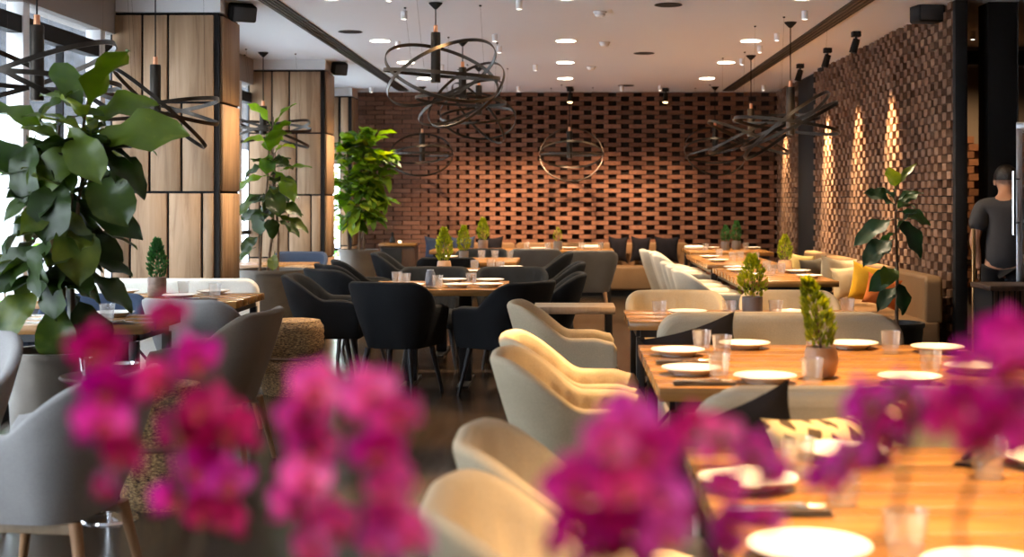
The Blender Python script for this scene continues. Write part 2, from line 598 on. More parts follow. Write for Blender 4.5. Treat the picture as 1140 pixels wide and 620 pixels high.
def place(key, make, loc, rz, label, group=None, scale=None):
    """first call builds the thing, later ones copy it with all of its parts"""
    if key not in PROTO:
        PROTO[key] = make()
        o = PROTO[key]
        o.location = loc
        o.rotation_euler = (0, 0, rz)
        o['label'] = label
        if group:
            o['group'] = group
        if scale is not None:
            o.scale = scale
        return o
    return dup(PROTO[key], loc, rz, label, group, scale=scale or (1, 1, 1))


def sstep(a, b, x):
    t = max(0.0, min(1.0, (x - a) / (b - a)))
    return t * t * (3 - 2 * t)
# ------------------------------------------------------------------ room shell
WX = -3.5        # window plane
RX = 3.03        # brick wall plane
BY = 19.4        # back wall plane
NY = -2.6        # wall behind the camera
EX = 6.6         # far side of the bar room

obj('floor', MB().bb(-3.62, EX, NY, BY + .3, -.12, 0), 'floor', kind='structure', smooth=0)
obj('ceiling', MB().bb(-3.62, EX, NY, BY + .3, CEIL, CEIL + .12), 'ceiling', kind='structure', smooth=0)
obj('wall_front', MB().bb(-3.62, EX, NY - .12, NY, -.1, CEIL + .1), 'taupe', kind='structure', smooth=0)
obj('wall_bar', MB().bb(EX, EX + .12, NY, BY, -.1, CEIL + .1), 'darkwall', kind='structure', smooth=0)


def back_wall():
    mb = MB()
    H = 0.066
    rows = int(CEIL / H) + 1
    x0, x1 = -2.99, 3.14
    xs = X(478, BY)
    cols = []
    x = xs
    while x < x1 + .4:
        t = max(0.0, min(1.0, (x - xs) / 3.0))
        pitch = .138 + .045 * sstep(0, 1, t)
        w = .022 + .098 * (1 - (1 - t) ** 1.7)
        cols.append((x, w))
        x += pitch
    d = .075
    for r in range(rows):
        z0, z1 = r * H + .005, min((r + 1) * H - .004, CEIL - .002)
        if z1 - z0 < .01:
            continue
        # flat running bond on the window side
        off = (r % 2) * .13
        x = x0 - off
        first = [c for i, c in enumerate(cols) if (i + r) % 2 == 0][0]
        end = first[0] - first[1] / 2
        while x < end - .02:
            a, b = max(x, x0), min(x + .255, end)
            if b - a > .03:
                mb.bb(a, b - .006, BY - d + R.uniform(-.004, .004), BY, z0, z1)
            x += .26
        hs = [c for i, c in enumerate(cols) if (i + r) % 2 == 0]
        for (xa, wa), (xb, wb) in zip(hs, hs[1:]):
            a, b = xa + wa / 2, min(xb - wb / 2, x1)
            if a >= x1:
                break
            ex = R.uniform(-.006, .006)
            mb.bb(a, b, BY - d + ex, BY, z0, z1)
    return mb


wb = obj('wall_back', back_wall(), 'brick', kind='structure', smooth=0)
obj('mortar_bed', MB().bb(-2.99, EX, BY, BY + .15, -.1, CEIL + .1), 'mortar', wb, smooth=0)
w = obj('window_20', MB().bb(-3.5, -2.99, BY, BY + .08, 1.95, CEIL).bb(-3.03, -2.99, BY - .01, BY + .08, 0, 1.95).bb(-3.5, -3.03, BY, BY + .08, 0, .1).bb(-3.5, -3.03, BY, BY + .08, .62, .66), 'black', kind='structure', smooth=0)
obj('pane', MB().bb(-3.5, -3.03, BY + .03, BY + .04, .1, 1.95), 'pane', w, smooth=0)


def wave(y):
    return -.010 * math.cos(2 * PI * (y - 12.3) / 1.5)


def right_wall(y0, y1):
    mb = MB()
    H, P = 0.066, 0.115
    n = int(round((y1 - y0) / P))
    for c in range(n):
        ya = y0 + c * P
        yb = ya + P - .006
        for r in range(int(CEIL / H) + 1):
            z0, z1 = r * H + .004, min((r + 1) * H - .004, CEIL - .002)
            if z1 - z0 < .01:
                continue
            w = wave((ya + yb) / 2)
            xf = RX + w + (-.038 if (c + r) % 2 else .0) + R.uniform(-.005, .005)
            mb.bb(xf, RX + .04, ya, yb, z0, z1)
    return mb


for nm, a, b in (('wall_right', 10.46, 16.37), ('wall_right.001', 17.55, 19.31)):
    w = obj(nm, right_wall(a, b), 'brick2', kind='structure', smooth=0)
    obj('mortar_bed', MB().bb(RX + .041, RX + .06, a, b, -.01, CEIL), 'mortar', w, smooth=0)
obj('trim_1', MB().bb(RX - .03, RX + .065, 10.38, 10.455, 0, CEIL), 'black', kind='structure', smooth=0, bevel=.004)
# dark pier in the gap between the two brick panels
obj('pillar', MB().bb(RX - .01, RX + .4, 16.40, 17.52, 0, CEIL), 'black', kind='structure', smooth=0, bevel=.006)
# bar room behind the brick wall
obj('wall_bar_back', MB().bb(RX + .12, EX, 13.6, 13.72, 0, CEIL), 'taupe', kind='structure', smooth=0)
bs = MB()
for r in range(20):
    for c in range(24):
        if (r + c) % 2 == 0:
            bs.bb(3.2 + c * .14, 3.2 + c * .14 + .19, 13.5, 13.6, .5 + r * .075, .5 + r * .075 + .066)
obj('wall_bar_brick', bs, 'brick', kind='structure', smooth=0)
pc = obj('column', MB().bb(3.29, 3.53, 10.5, 10.75, 0, CEIL), 'black', kind='structure', smooth=0, bevel=.006)
obj('corner_bead', MB().bb(3.515, 3.525, 10.49, 10.5, 0, CEIL), 'vent', pc, smooth=0)
obj('beam', MB().bb(3.15, 4.6, 11.6, 11.8, 2.52, 2.64), 'black', kind='structure', smooth=0, bevel=.006)

# ---- glass wall
obj('wall_left', MB().bb(-3.62, WX + .06, NY, BY, 2.62, CEIL), 'bulkhead', kind='structure', smooth=0)
ys = [8.62 + 1.42 * k for k in range(-7, 8)]
ys = [y for y in ys if y > 1.2]
obj('wall_left_near', MB().bb(WX - .1, WX + .05, NY, ys[0] - .05, 0, 2.62), 'taupe', kind='structure', smooth=0)  # unseen stretch built solid instead of glazed to cut daylight fill
ys = ys + [BY]
for k, (a, b) in enumerate(zip(ys, ys[1:])):
    w = MB()
    w.bb(WX - .06, WX + .05, a - .05, a + .05, 0, 2.62)
    fr = obj('window_%d' % (k + 1), w, 'whitemetal', kind='structure', smooth=0, bevel=.004)
    fm = MB()
    fm.bb(WX - .05, WX + .04, a + .05, b - .05, 2.42, 2.53)
    fm.bb(WX - .05, WX + .04, a + .05, b - .05, 0, .09)
    fm.bb(WX - .04, WX + .03, a + .05, b - .05, .98, 1.02)
    fm.bb(WX - .03, WX + .02, (a + b) / 2 - .012, (a + b) / 2 + .012, .09, 2.42)
    obj('frame', fm, 'black', fr, smooth=0)
    obj('pane', MB().bb(WX - .006, WX, a + .05, b - .05, .05, 2.62), 'pane', fr, smooth=0)

# ---- outside
obj('ground_outside', MB().bb(-30, -3.63, -12, 45, -.3, -.12).bb(-3.63, 12, BY + .31, 45, -.3, -.12), 'paving', kind='structure', smooth=0)
fb = obj('building_exterior', MB().bb(-13.5, -12.5, 2, 60, 3.3, 11), 'facade', kind='structure', smooth=0)
obj('ground_storey', MB().bb(-13.45, -12.6, 2, 60, -.2, 3.3), 'palewall', fb, smooth=0)


# ---- oak clad columns
def column(x_right, width, yf, depth, rows, key):
    x0, x1 = x_right - width, x_right
    yb = yf + depth
    core = obj('pillar_oak_%s' % key, MB().bb(x0, x1, yf, yb, 0, 2.785), 'black', kind='structure', smooth=0)
    mb = MB()
    g = .009
    zt = 2.775
    for z0, z1, cuts in rows:
        e = [0.0] + cuts + [1.0]
        xa, xb = x0 + .012, x1 - .032
        for a, b in zip(e, e[1:]):
            mb.bb(xa + (xb - xa) * a + g, xa + (xb - xa) * b - g, yf - .022, yf + .002, z0 + g, min(z1, zt) - g)
        # the flank that faces the room: one or two boards
        for a, b in ((0.0, .62), (.62, 1.0)) if len(cuts) % 2 else ((0.0, 1.0),):
            mb.bb(x1 - .002, x1 + .022, yf + .03 + (depth - .05) * a + g * .5, yf + .03 + (depth - .05) * b - g * .5, z0 + g, min(z1, zt) - g)
    obj('oak_cladding', mb, 'oak', core, smooth=0, bevel=.003, seg=1)
    obj('head_band', MB().bb(x0 - .01, x1 + .012, yf - .012, yb + .01, 2.79, CEIL), 'soffit', core, smooth=0)
    return core


column(X(244, 10.3), .83, 10.3, .58, [(0, .72, [.3, .55]), (.72, 1.415, [.18, .55, .88]), (1.415, 2.1, [.37, .68]), (2.1, 2.8, [.30, .55])], 'a')
column(X(361, 14.85), .84, 14.85, .55, [(0, .72, [.4, .7]), (.72, 1.41, [.15, .55, .86]), (1.41, 2.09, [.33, .66]), (2.09, 2.8, [.32, .56])], 'b')
column(X(391, 18.6), .16, 18.6, .5, [(0, .72, []), (.72, 1.41, []), (1.41, 2.09, []), (2.09, 2.8, [])], 'c')


lt = obj('lintel', MB().bb(WX + .06, X(391, 18.6) - .17, 18.63, 18.9, 1.85, 2.785), 'black', kind='structure', smooth=0)
lm = MB()
for a, b in ((WX + .08, -3.33), (-3.32, X(391, 18.6) - .18)):
    lm.bb(a, b, 18.605, 18.629, 1.86, 2.09).bb(a, b, 18.605, 18.629, 2.1, 2.775)
obj('oak_cladding', lm, 'oak', lt, smooth=0, bevel=.003, seg=1)
obj('head_band', MB().bb(WX + .06, X(391, 18.6) - .17, 18.6, 18.9, 2.79, CEIL), 'soffit', lt, smooth=0)

# ---- ceiling fittings
def slot(xc, w, y0, y1):
    fr = MB().bb(xc - w / 2, xc + w / 2, y0, y1, CEIL - .012, CEIL - .001)
    return fr


for xc, w, lab in ((-2.29, .145, 'long black slot diffuser in the ceiling running past the oak clad columns'),
                   (2.29, .16, 'long black slot diffuser in the ceiling running along the brick wall')):
    t = thing('ceiling_vent', lab, 'air vent', (xc, 12, CEIL), 0, 'linear ceiling vents')
    obj('frame', MB().bb(-w / 2, w / 2, -6, 7, -.012, -.001), 'vent', t, smooth=0)
    sl = MB()
    for k in range(3):
        xx = -w / 2 + w * (k + 1) / 4
        sl.bb(xx - .006, xx + .006, -6, 7, -.018, -.0125)
    obj('slat', sl, 'bronze', t, smooth=0)


def downlight():
    t = thing('recessed_downlight', '-', 'downlight')
    obj('trim_ring', MB().lathe([(.105, -.002), (.115, -.006), (.112, -.010), (.098, -.010), (.095, -.002)], 28), 'soffit', t)
    obj('lens', MB().lathe([(.0, -.0075), (.0955, -.0075)], 28), 'lampglow', t)
    return t


LIGHTS = []
rowname = {-1.8: 'in the window side row', 0: 'in the middle row', 1.8: 'in the brick wall side row'}
dl = {}
for x in (-1.8, 0.0, 1.8):
    for yy, nm in ((17.1, 'first from the back wall'), (15.1, 'second from the back wall'),
                   (13.05, 'third from the back wall'), (10.25, 'at the top edge')):
        lab = 'glowing recessed downlight %s, %s' % (rowname[x], nm)
        place('dl', downlight, (x + R.uniform(-.01, .01), yy, CEIL), 0, lab, 'recessed downlights')
        LIGHTS.append((x, yy))


def can():
    t = thing('ceiling_spotlight', '-', 'spotlight')
    obj('body', MB().lathe([(.0, -.001), (.026, -.001), (.026, -.066), (.024, -.07), (.021, -.07), (.021, -.058), (0, -.058)], 18), 'whitemetal', t)
    obj('lens', MB().lathe([(.0, -.0605), (.0205, -.0605)], 18), 'spotglow', t)
    return t


for px, py, lab in (
        (433, -9, 'small white ceiling spotlight cut by the top edge, above the big ring pendant'),
        (450, 12, 'small white cylinder spotlight just beside the big ring pendant\'s canopy, window side'),
        (578, 0.5, 'small white spotlight at the top edge, brick wall side of the big ring pendant'),
        (551, 38, 'upper of two white cylinder spotlights beside the big pendant\'s top loop'),
        (556, 51, 'lower of two white cylinder spotlights beside the big pendant\'s top loop'),
        (443, 46, 'small white spotlight seen through the first loop of the big ring pendant'),
        (492, 72, 'small white spotlight seen behind the dark tube of the big ring pendant'),
        (413, 97, 'small white spotlight at the back wall, near the window side slot vent\'s end'),
        (577, 96, 'small white spotlight at the back wall, above the second ring pendant'),
        (596, 72, 'small white cylinder spotlight alone on the bare ceiling beside the middle downlights'),
        (692, 95, 'small white spotlight at the back wall, beside a round speaker grille'),
        (735, 95, 'small white spotlight at the back wall, next to a black track spot'),
        (846, 51, 'upper small white spotlight beside the pendant canopy over the wall tables'),
        (826, 65, 'small white spotlight between two downlights and the pendant over the wall tables'),
        (850, 95, 'small white spotlight at the back wall beyond the brick wall slot vent'),
        (896, 12, 'small white cylinder spotlight between slot vent and tall bar pendant, topmost'),
        (865, 37, 'small white cylinder spotlight beside the bar pendant\'s canopy, below the slot vent')):
    yy = (CEIL - CAMZ) * F / (VY - py)
    yy = min(yy, 19.0)
    place('can', can, (X(px, yy), yy, CEIL), 0, lab, 'white cylinder spotlights')


def grille():
    t = thing('ceiling_speaker', '-', 'ceiling speaker')
    obj('rim', MB().lathe([(.108, -.001), (.112, -.006), (.104, -.008), (.1, -.005)], 28), 'vent', t)
    obj('mesh_cover', MB().lathe([(0, -.006), (.101, -.006)], 28), 'black', t)
    return t


for px, py, lab in ((744, 5, 'flat round dark ceiling speaker grille by the top edge'),
                    (717, 59, 'flat round dark ceiling speaker grille in mid ceiling'),
                    (697, 95, 'flat round dark ceiling speaker grille just before the brick back wall'),
                    (390, 35, 'flat round dark ceiling speaker grille between slot vent and big ring pendant')):
    yy = (CEIL - CAMZ) * F / (VY - py)
    place('grille', grille, (X(px, yy), yy, CEIL), 0, lab, 'round ceiling speakers')


def detector():
    t = thing('smoke_detector', '-', 'smoke detector')
    obj('base', MB().lathe([(0, -.001), (.055, -.001), (.055, -.014), (.0, -.014)], 24), 'whitemetal', t)
    obj('cap', MB().lathe([(.043, -.0145), (.045, -.03), (.03, -.045), (0, -.047)], 24), 'whitemetal', t)
    return t


for px, py, lab in ((668, 13, 'white round smoke detector, tallest of three on the ceiling, by the top edge'),
                    (673, 47, 'white flat round smoke detector in mid ceiling'),
                    (658, 74, 'white round smoke detector closest to the brick back wall')):
    yy = (CEIL - CAMZ) * F / (VY - py)
    place('detector', detector, (X(px, yy), yy, CEIL), 0, lab, 'smoke detectors')


def track_head(tilt, glow=True):
    t = thing('track_spotlight', '-', 'track spot')
    obj('base', MB().box((0, 0, -.026), (.08, .08, .05)), 'black', t, smooth=0, bevel=.006)
    obj('arm', MB().cyl((0, 0, -.05), (0, 0, -.10), .012, n=10), 'blackmetal', t)
    rot = Euler((0, tilt, 0)).to_matrix()
    a = Vector((0, 0, -.09))
    h = MB()
    p0, p1 = a + rot @ Vector((0, 0, .02)), a + rot @ Vector((0, 0, -.11))
    h.cyl(p0, p1, .032, .036, 20)
    hd = obj('head', h, 'black', t)
    if glow:
        q = a + rot @ Vector((0, 0, -.112))
        obj('lens', MB().cyl(q, q + rot @ Vector((0, 0, -.003)), .031, .031, 18), 'warmglow', hd)
    return t


SPOTS_R = []
for k, (yy, lab) in enumerate(((12.35, 'black track spot aimed at the brick wall, largest of three'),
                               (13.7, 'black track spot aimed at the brick wall, middle one of three'),
                               (15.3, 'black track spot aimed at the brick wall, beside the small black box'))):
    t = place('trackR', lambda: track_head(.28, False), (2.66, yy, CEIL), math.radians(180 if 0 else 0), lab, 'wall washing track spots')
    SPOTS_R.append((2.66, yy))
for k, (px, lab) in enumerate(((635, 'black track spot with lit lens in line with the middle downlights'),
                               (741, 'black track spot with lit lens before the brick back wall, beside a white spotlight'))):
    yy = 18.6
    t = place('trackB', lambda: track_head(.15, True), (X(px, yy), yy, CEIL), 1.2, lab, 'back wall track spots')


def speaker_box(w, d, h, tx, tz):
    t = thing('box_speaker', '-', 'speaker')
    rot = Euler((tx, 0, tz)).to_matrix()
    vs = []
    for (z, s) in ((-h / 2, .55), (h / 2, 1.0)):
        pass
    b = MB().box((0, 0, 0), (w, d, h), rot=rot)
    obj('body', b, 'black', t, smooth=0, bevel=.02, seg=3)
    f = rot @ Vector((0, -d / 2 - .004, 0))
    obj('grille', MB().box(f, (w * .86, .008, h * .86), rot=rot), 'vent', t, smooth=0, bevel=.003)
    obj('bracket', MB().cyl((0, 0, 0), (0, d * .9, h * .2), .015, n=8), 'blackmetal', t)
    return t


s1 = speaker_box(.2, .14, .13, .35, .5)
s1.location = (X(268, 10.45), 10.5, Z(13, 10.45))
s1['label'] = 'black loudspeaker tilted out from the first oak column under the ceiling'
s2 = speaker_box(.16, .14, .14, .35, .5)
s2.location = (X(377, 15.05), 15.1, Z(76, 15.1))
s2['label'] = 'black loudspeaker tilted out from the second oak column under the ceiling'
s3 = speaker_box(.22, .2, .15, 0, .15)
s3.location = (X(1034, 10.7), 10.75, Z(14, 10.7))
s3['label'] = 'large black box speaker above the bar end of the brick wall'
s4 = speaker_box(.14, .2, .13, 0, .15)
s4.location = (X(919, 15.75), 15.75, Z(73, 15.75))
s4['label'] = 'small black box speaker between the two smaller wall spots'


# ------------------------------------------------------------------ pendants
def band(c, rad, n, width=.027, th=.007, seg=72):
    """flat hoop around centre c whose axis is n"""
    c, n = Vector(c), Vector(n).normalized()
    u = n.orthogonal().normalized()
    w = n.cross(u)
    mb = MB()
    vs = []
    for k in range(seg):
        t = 2 * PI * k / seg
        r = u * math.cos(t) + w * math.sin(t)
        for dr, dz in ((-th / 2, -width / 2), (th / 2, -width / 2), (th / 2, width / 2), (-th / 2, width / 2)):
            vs.append(c + r * (rad + dr) + n * dz)
    fs = []
    for k in range(seg):
        k2 = (k + 1) % seg
        for j in range(4):
            j2 = (j + 1) % 4
            fs.append((k * 4 + j, k * 4 + j2, k2 * 4 + j2, k2 * 4 + j))
    return mb.add(vs, fs)


def axis(slope_deg, ratio, sgn=1):
    """axis of a hoop that shows its long diameter at slope_deg in the view along +Y, and ratio short/long"""
    a = math.radians(slope_deg)
    s = math.sqrt(max(0, 1 - ratio * ratio))
    return (-math.sin(a) * s, sgn * ratio, math.cos(a) * s)


def pendant(label, px, Y, top_py, bot_py, cen, rings, R0=.45):
    """cen: image point of the hoops' common centre; rings: (slope, ratio, sign, dx, dz)"""
    x = X(px, Y)
    t = thing('ring_pendant', label, 'pendant lamp', (x, Y, CEIL), 0, 'dark bronze ring pendants')
    zt, zb = Z(top_py, Y) - CEIL, Z(bot_py, Y) - CEIL
    obj('canopy', MB().lathe([(0, -.001), (.055, -.001), (.05, -.012), (.012, -.05), (0, -.05)], 20), 'black', t)
    obj('cord', MB().cyl((0, 0, -.04), (0, 0, zt + .05), .005, n=8), 'black', t)
    obj('cap', MB().lathe([(0, zt + .055), (.016, zt + .055), (.018, zt), (0, zt)], 16), 'copper', t)
    tb = obj('tube', MB().lathe([(0, zt), (.036, zt), (.038, zt - .01), (.038, zb), (.032, zb), (.032, zb + .02), (0, zb + .02)], 24), 'bronze', t)
    obj('lens', MB().lathe([(0, zb + .012), (.031, zb + .012)], 20), 'spotglow', tb)
    c0 = Vector((X(cen[0], Y) - x, 0, Z(cen[1], Y) - CEIL))
    for sl, ra, sg, dx, dz in rings:
        v = (Vector((x, Y, CEIL - CAMZ)) + c0).normalized()
        rt = v.cross(Vector((0, 0, 1))).normalized()
        up = rt.cross(v)
        n_ = axis(sl, ra, sg)
        obj('ring', band(c0 + Vector((dx, 0, dz)), R0, rt * n_[0] + v * n_[1] + up * n_[2]), 'bronze', t)
    for k, a in enumerate((.35, 2.4, 4.4)):
        p = Vector((math.cos(a) * R0 * .8, math.sin(a) * R0 * .8, 0))
        w = MB().cyl((p.x, p.y, -.008), (p.x * .95 + c0.x, p.y * .95, c0.z + .02), .0008, n=5)
        wo = obj('wire', w, 'bronze', t)
        obj('wire_plug', MB().lathe([(0, -.001), (.011, -.001), (.009, -.012), (0, -.012)], 12, (p.x, p.y, 0)), 'black', wo)
    return t


pendant('big dark ring pendant with three tilted hoops in the top middle', 485, 10.55, 36, 92, (492, 82),
        [(-17, .40, -1, 0, .01), (25, .42, 1, 0, 0), (-4, .035, 1, .0, -.005)], .455)
pendant('second ring pendant, hoops hanging just behind and below the big one', 515, 13.1, 75, 110, (513, 112),
        [(25, .30, 1, 0, -.02), (38, .45, -1, .05, .06), (-3, .10, 1, 0, 0)], .44)
pendant('third ring pendant, partly hidden behind the second one\'s hoops', 533, 15.7, 95, 128, (532, 128),
        [(-6, .6, 1, 0, -.02), (4, .2, -1, 0, 0), (-50, .3, 1, 0, .02)], .44)
pendant('small round ring pendant low before the plain brick, beside the tall plant', 470, 18.4, 148, 179, (469, 172),
        [(5, .27, 1, 0, 0), (3, .66, -1, 0, 0), (0, .05, 1, 0, 0)], .43)
pendant('small round ring pendant hanging low in the centre of the pierced brick wall', 634, 18.4, 146, 176, (636, 172),
        [(0, .42, 1, 0, 0), (2, .84, -1, 0, 0), (0, .04, 1, 0, 0)], .43)
pendant('dim ring pendant before the pierced brick wall, behind the spiky wall table pendant', 796, 18.4, 140, 170, (796, 168),
        [(0, .40, 1, 0, 0), (-14, .75, -1, 0, 0), (12, .10, 1, 0, .0)], .42)
pendant('ring pendant over the wall tables seen edge on as crossing bars, farther one', 836, 14.4, 121, 152, (833, 153),
        [(-22, .10, 1, 0, 0), (2, .10, -1, .3, .2), (24, .09, 1, 0, .02)], .46)
pendant('ring pendant over the wall tables seen edge on, larger one against the dark pier', 880, 11.7, 97, 150, (876, 140),
        [(38, .13, 1, 0, 0), (26, .05, -1, .02, 0), (-8, .10, 1, .0, .0)], .46)
pendant('large dark pendant hanging before the window above the big fiddle leaf fig', 41, 7.3, 28, 112, (40, 86),
        [(21, .16, 1, 0, .03), (-26, .10, -1, 0, 0), (-3, .10, 1, 0, -.02)], .44)
pendant('dark pendant hanging before the first oak column', 173, 9.5, 72, 128, (178, 121),
        [(10, .10, 1, 0, 0), (-14, .06, -1, 0, .0), (-41, .09, 1, .0, -.0)], .41)
pendant('dark pendant half hidden by the second fig, before the second oak column', 293, 14.1, 118, 150, (301, 146),
        [(14, .14, 1, 0, 0), (-4, .10, -1, 0, .05), (-20, .08, 1, .0, -.02)], .42)
# ------------------------------------------------------------------ seating
def u_path(a_front, a_back, hw, rc, n=84):
    """plan of a tub shell, from the front of one arm round the back to the other; (point, outward normal, u in -1..1)"""
    segs = []
    pts = []
    L1 = (a_front - (a_back + rc))
    arc = rc * PI / 2
    Lb = 2 * (hw - rc)
    tot = 2 * L1 + 2 * arc + Lb
    for i in range(n + 1):
        s = tot * i / n
        u = 2 * i / n - 1
        if s <= L1:
            p, nn = (a_front - s, -hw), (0, -1)
        elif s <= L1 + arc:
            t = (s - L1) / rc
            p = (a_back + rc - rc * math.sin(t), -hw + rc - rc * math.cos(t))
            nn = (-math.sin(t), -math.cos(t))
        elif s <= L1 + arc + Lb:
            q = s - L1 - arc
            p, nn = (a_back, -hw + rc + q), (-1, 0)
        elif s <= L1 + 2 * arc + Lb:
            t = (s - L1 - arc - Lb) / rc
            p = (a_back + rc - rc * math.cos(t), hw - rc + rc * math.sin(t))
            nn = (-math.cos(t), math.sin(t))
        else:
            q = s - L1 - 2 * arc - Lb
            p, nn = (a_back + rc + q, hw), (0, 1)
        pts.append((p, nn, u))
    return pts


def chair_proto(style):
    fab, legm, name, ribs = {
        'beige': ('beige', 'leg', 'tub_armchair', .015),
        'cream': ('cream', 'leg', 'tub_armchair', .010),
        'black': ('blackf', 'blackmetal', 'velvet_armchair', .011),
        'grey': ('greyf', 'leg', 'felt_armchair', .0),
        'greydark': ('greydarkf', 'leg', 'felt_armchair', .0),
        'taupe': ('taupef', 'leg', 'velvet_armchair', .0),
        'navy': ('navy', 'leg', 'felt_armchair', .0),
    }[style]
    t = thing(name, '-', 'armchair')
    HB, HA, Z0 = .80, .625, .335
    path = u_path(.25, -.22, .255, .17)
    th = .052
    NZ = 9

    def top(u):
        return HA + (HB - HA) * (1 - sstep(.27, .66, abs(u))) - .02 * sstep(.85, 1, abs(u))

    mb = MB()
    rings = []
    for p, nn, u in path:
        ht = top(u)
        bk = 1 - sstep(.3, .85, abs(u))
        prof = []

        def off(z):
            k = max(0, (z - Z0) / (HB - Z0))
            return (.075 * bk + .03) * k ** 1.15 - .045 * (1 - k) ** 2.2
        for j in range(NZ):
            z = Z0 + (ht - .022 - Z0) * j / (NZ - 1)
            prof.append((off(z), z))
        o = off(ht)
        prof += [(o - .006, ht - .008), (o - .02, ht), (o - th + .02, ht), (o - th + .004, ht - .010)]
        for j in range(NZ):
            z = ht - .024 - (ht - .024 - Z0 - .03) * j / (NZ - 1)
            rb = ribs * abs(math.sin(u * 30)) if ribs else 0
            prof.append((off(z) - th + rb * min(1, j / 2.0), z))
        rings.append([Vector((p[0] + nn[0] * d, p[1] + nn[1] * d, z)) for d, z in prof])
    m = len(rings[0])
    vs = [v for r in rings for v in r]
    fs = []
    for i in range(len(rings) - 1):
        for j in range(m):
            j2 = (j + 1) % m
            fs.append((i * m + j, i * m + j2, (i + 1) * m + j2, (i + 1) * m + j))
    # round the arm fronts
    for e, r in ((0, rings[0]), (len(rings) - 1, rings[-1])):
        b = len(vs)
        cen = sum(r, Vector()) / m
        for v in r:
            q = v.lerp(cen, .28)
            vs.append(Vector((q.x + .02, q.y, q.z)))
        for j in range(m):
            j2 = (j + 1) % m
            fs.append((e * m + j, e * m + j2, b + j2, b + j))
        fs.append(tuple(range(b, b + m)))
    mb.add(vs, fs)
    obj('backrest', mb, fab, t, smooth=60)
    # seat: cushion following the inside of the shell
    inner = []
    for p, nn, u in path[::2]:
        inner.append((p[0] - nn[0] * .058, p[1] - nn[1] * .058))
    inner = [(x if x < .24 else .27, y) for x, y in inner]
    fr = [(.285, .10), (.29, 0), (.285, -.10)]
    outl = inner + fr
    sb = MB()
    nl = len(outl)
    lev = [(.96, .33), (1.0, .345), (1.0, .43), (.97, .452), (.85, .462)]
    vs = []
    for s_, z in lev:
        for x, y in outl:
            vs.append(Vector((x * s_, y * s_, z)))
    fs = []
    for i in range(len(lev) - 1):
        for k in range(nl):
            k2 = (k + 1) % nl
            fs.append((i * nl + k, i * nl + k2, (i + 1) * nl + k2, (i + 1) * nl + k))
    fs.append(tuple(range(nl - 1, -1, -1)))
    fs.append(tuple(range((len(lev) - 1) * nl, len(lev) * nl)))
    obj('seat', sb.add(vs, fs), fab, t, smooth=50)
    for sx, sy in ((1, 1), (1, -1), (-1, 1), (-1, -1)):
        obj('leg', MB().cyl((sx * .17, sy * .16, .335), (sx * .235, sy * .215, 0), .021, .0115, 14), legm, t)
    if legm == 'leg':
        for sy in (1, -1):
            fb = MB().bb(-.18, .18, sy * .16 - .016, sy * .16 + .016, .298, .334)
            obj('rail', fb, 'greyleg', t, smooth=0, bevel=.006)
    return t


def chair(style, x, y, deg, label, group=None, s=1.0):
    return place('chair_' + style, lambda: chair_proto(style), (x, y, 0), math.radians(deg), label, group,
                 (s, s, s) if s != 1.0 else None)


def rslab(mb, w, h0, h1, d0, d1, r, n=8):
    """upright slab, rounded upper corners: width along y, thickness d0..d1 along x"""
    prof = [(-w / 2, h0)]
    for k in range(n + 1):
        t = PI - k * PI / 2 / n
        prof.append((-w / 2 + r + r * math.cos(t), h1 - r + r * math.sin(t)))
    for k in range(n + 1):
        t = PI / 2 - k * PI / 2 / n
        prof.append((w / 2 - r + r * math.cos(t), h1 - r + r * math.sin(t)))
    prof.append((w / 2, h0))
    m = len(prof)
    vs = [Vector((d0, y, z)) for y, z in prof] + [Vector((d1, y, z)) for y, z in prof]
    fs = [tuple(range(m)), tuple(range(2 * m - 1, m - 1, -1))]
    fs += [(k, (k + 1) % m, m + (k + 1) % m, m + k) for k in range(m)]
    return mb.add(vs, fs)


def sofa(label, w, x, y, deg, fab, hb=.81, group=None, rc=.12, depth=.62):
    t = thing('banquette_sofa', label, 'sofa', (x, y, 0), math.radians(deg), group)
    # the outer face of the back is at local x = 0, the seat runs towards +x
    obj('backrest', rslab(MB(), w, .14, hb, 0, .13, rc), fab, t, smooth=30, bevel=.03, seg=4)
    s = MB().bb(.135, depth, -w / 2 + .015, w / 2 - .015, .16, .43)
    obj('seat', s, fab, t, smooth=0, bevel=.04, seg=4)
    for sx in (.1, depth - .08):
        for sy in (-1, 1):
            obj('leg', MB().cyl((sx, sy * (w / 2 - .1), .165), (sx, sy * (w / 2 - .08), 0), .02, .014, 12), 'darkwood', t)
    return t


def bench(label, x, y, deg, w, fab, hb, fab2=None, depth=.62, name='upholstered_bench'):
    t = thing(name, label, 'bench', (x, y, 0), math.radians(deg))
    n = max(1, round(w / 1.3))
    for k in range(n):
        yy = -w / 2 + w * (k + .5) / n
        b = MB()
        rslab(b, w / n - .01, .40, hb, 0, .14, .06)
        for i in range(len(b.v)):
            b.v[i].y += yy
        obj('back_cushion', b, fab2 or fab, t, smooth=30, bevel=.025, seg=3)
    obj('seat', MB().bb(.02, depth, -w / 2, w / 2, .10, .43), fab, t, smooth=0, bevel=.035, seg=4)
    obj('plinth', MB().bb(.05, depth - .06, -w / 2 + .03, w / 2 - .03, 0, .099), 'black', t, smooth=0)
    return t


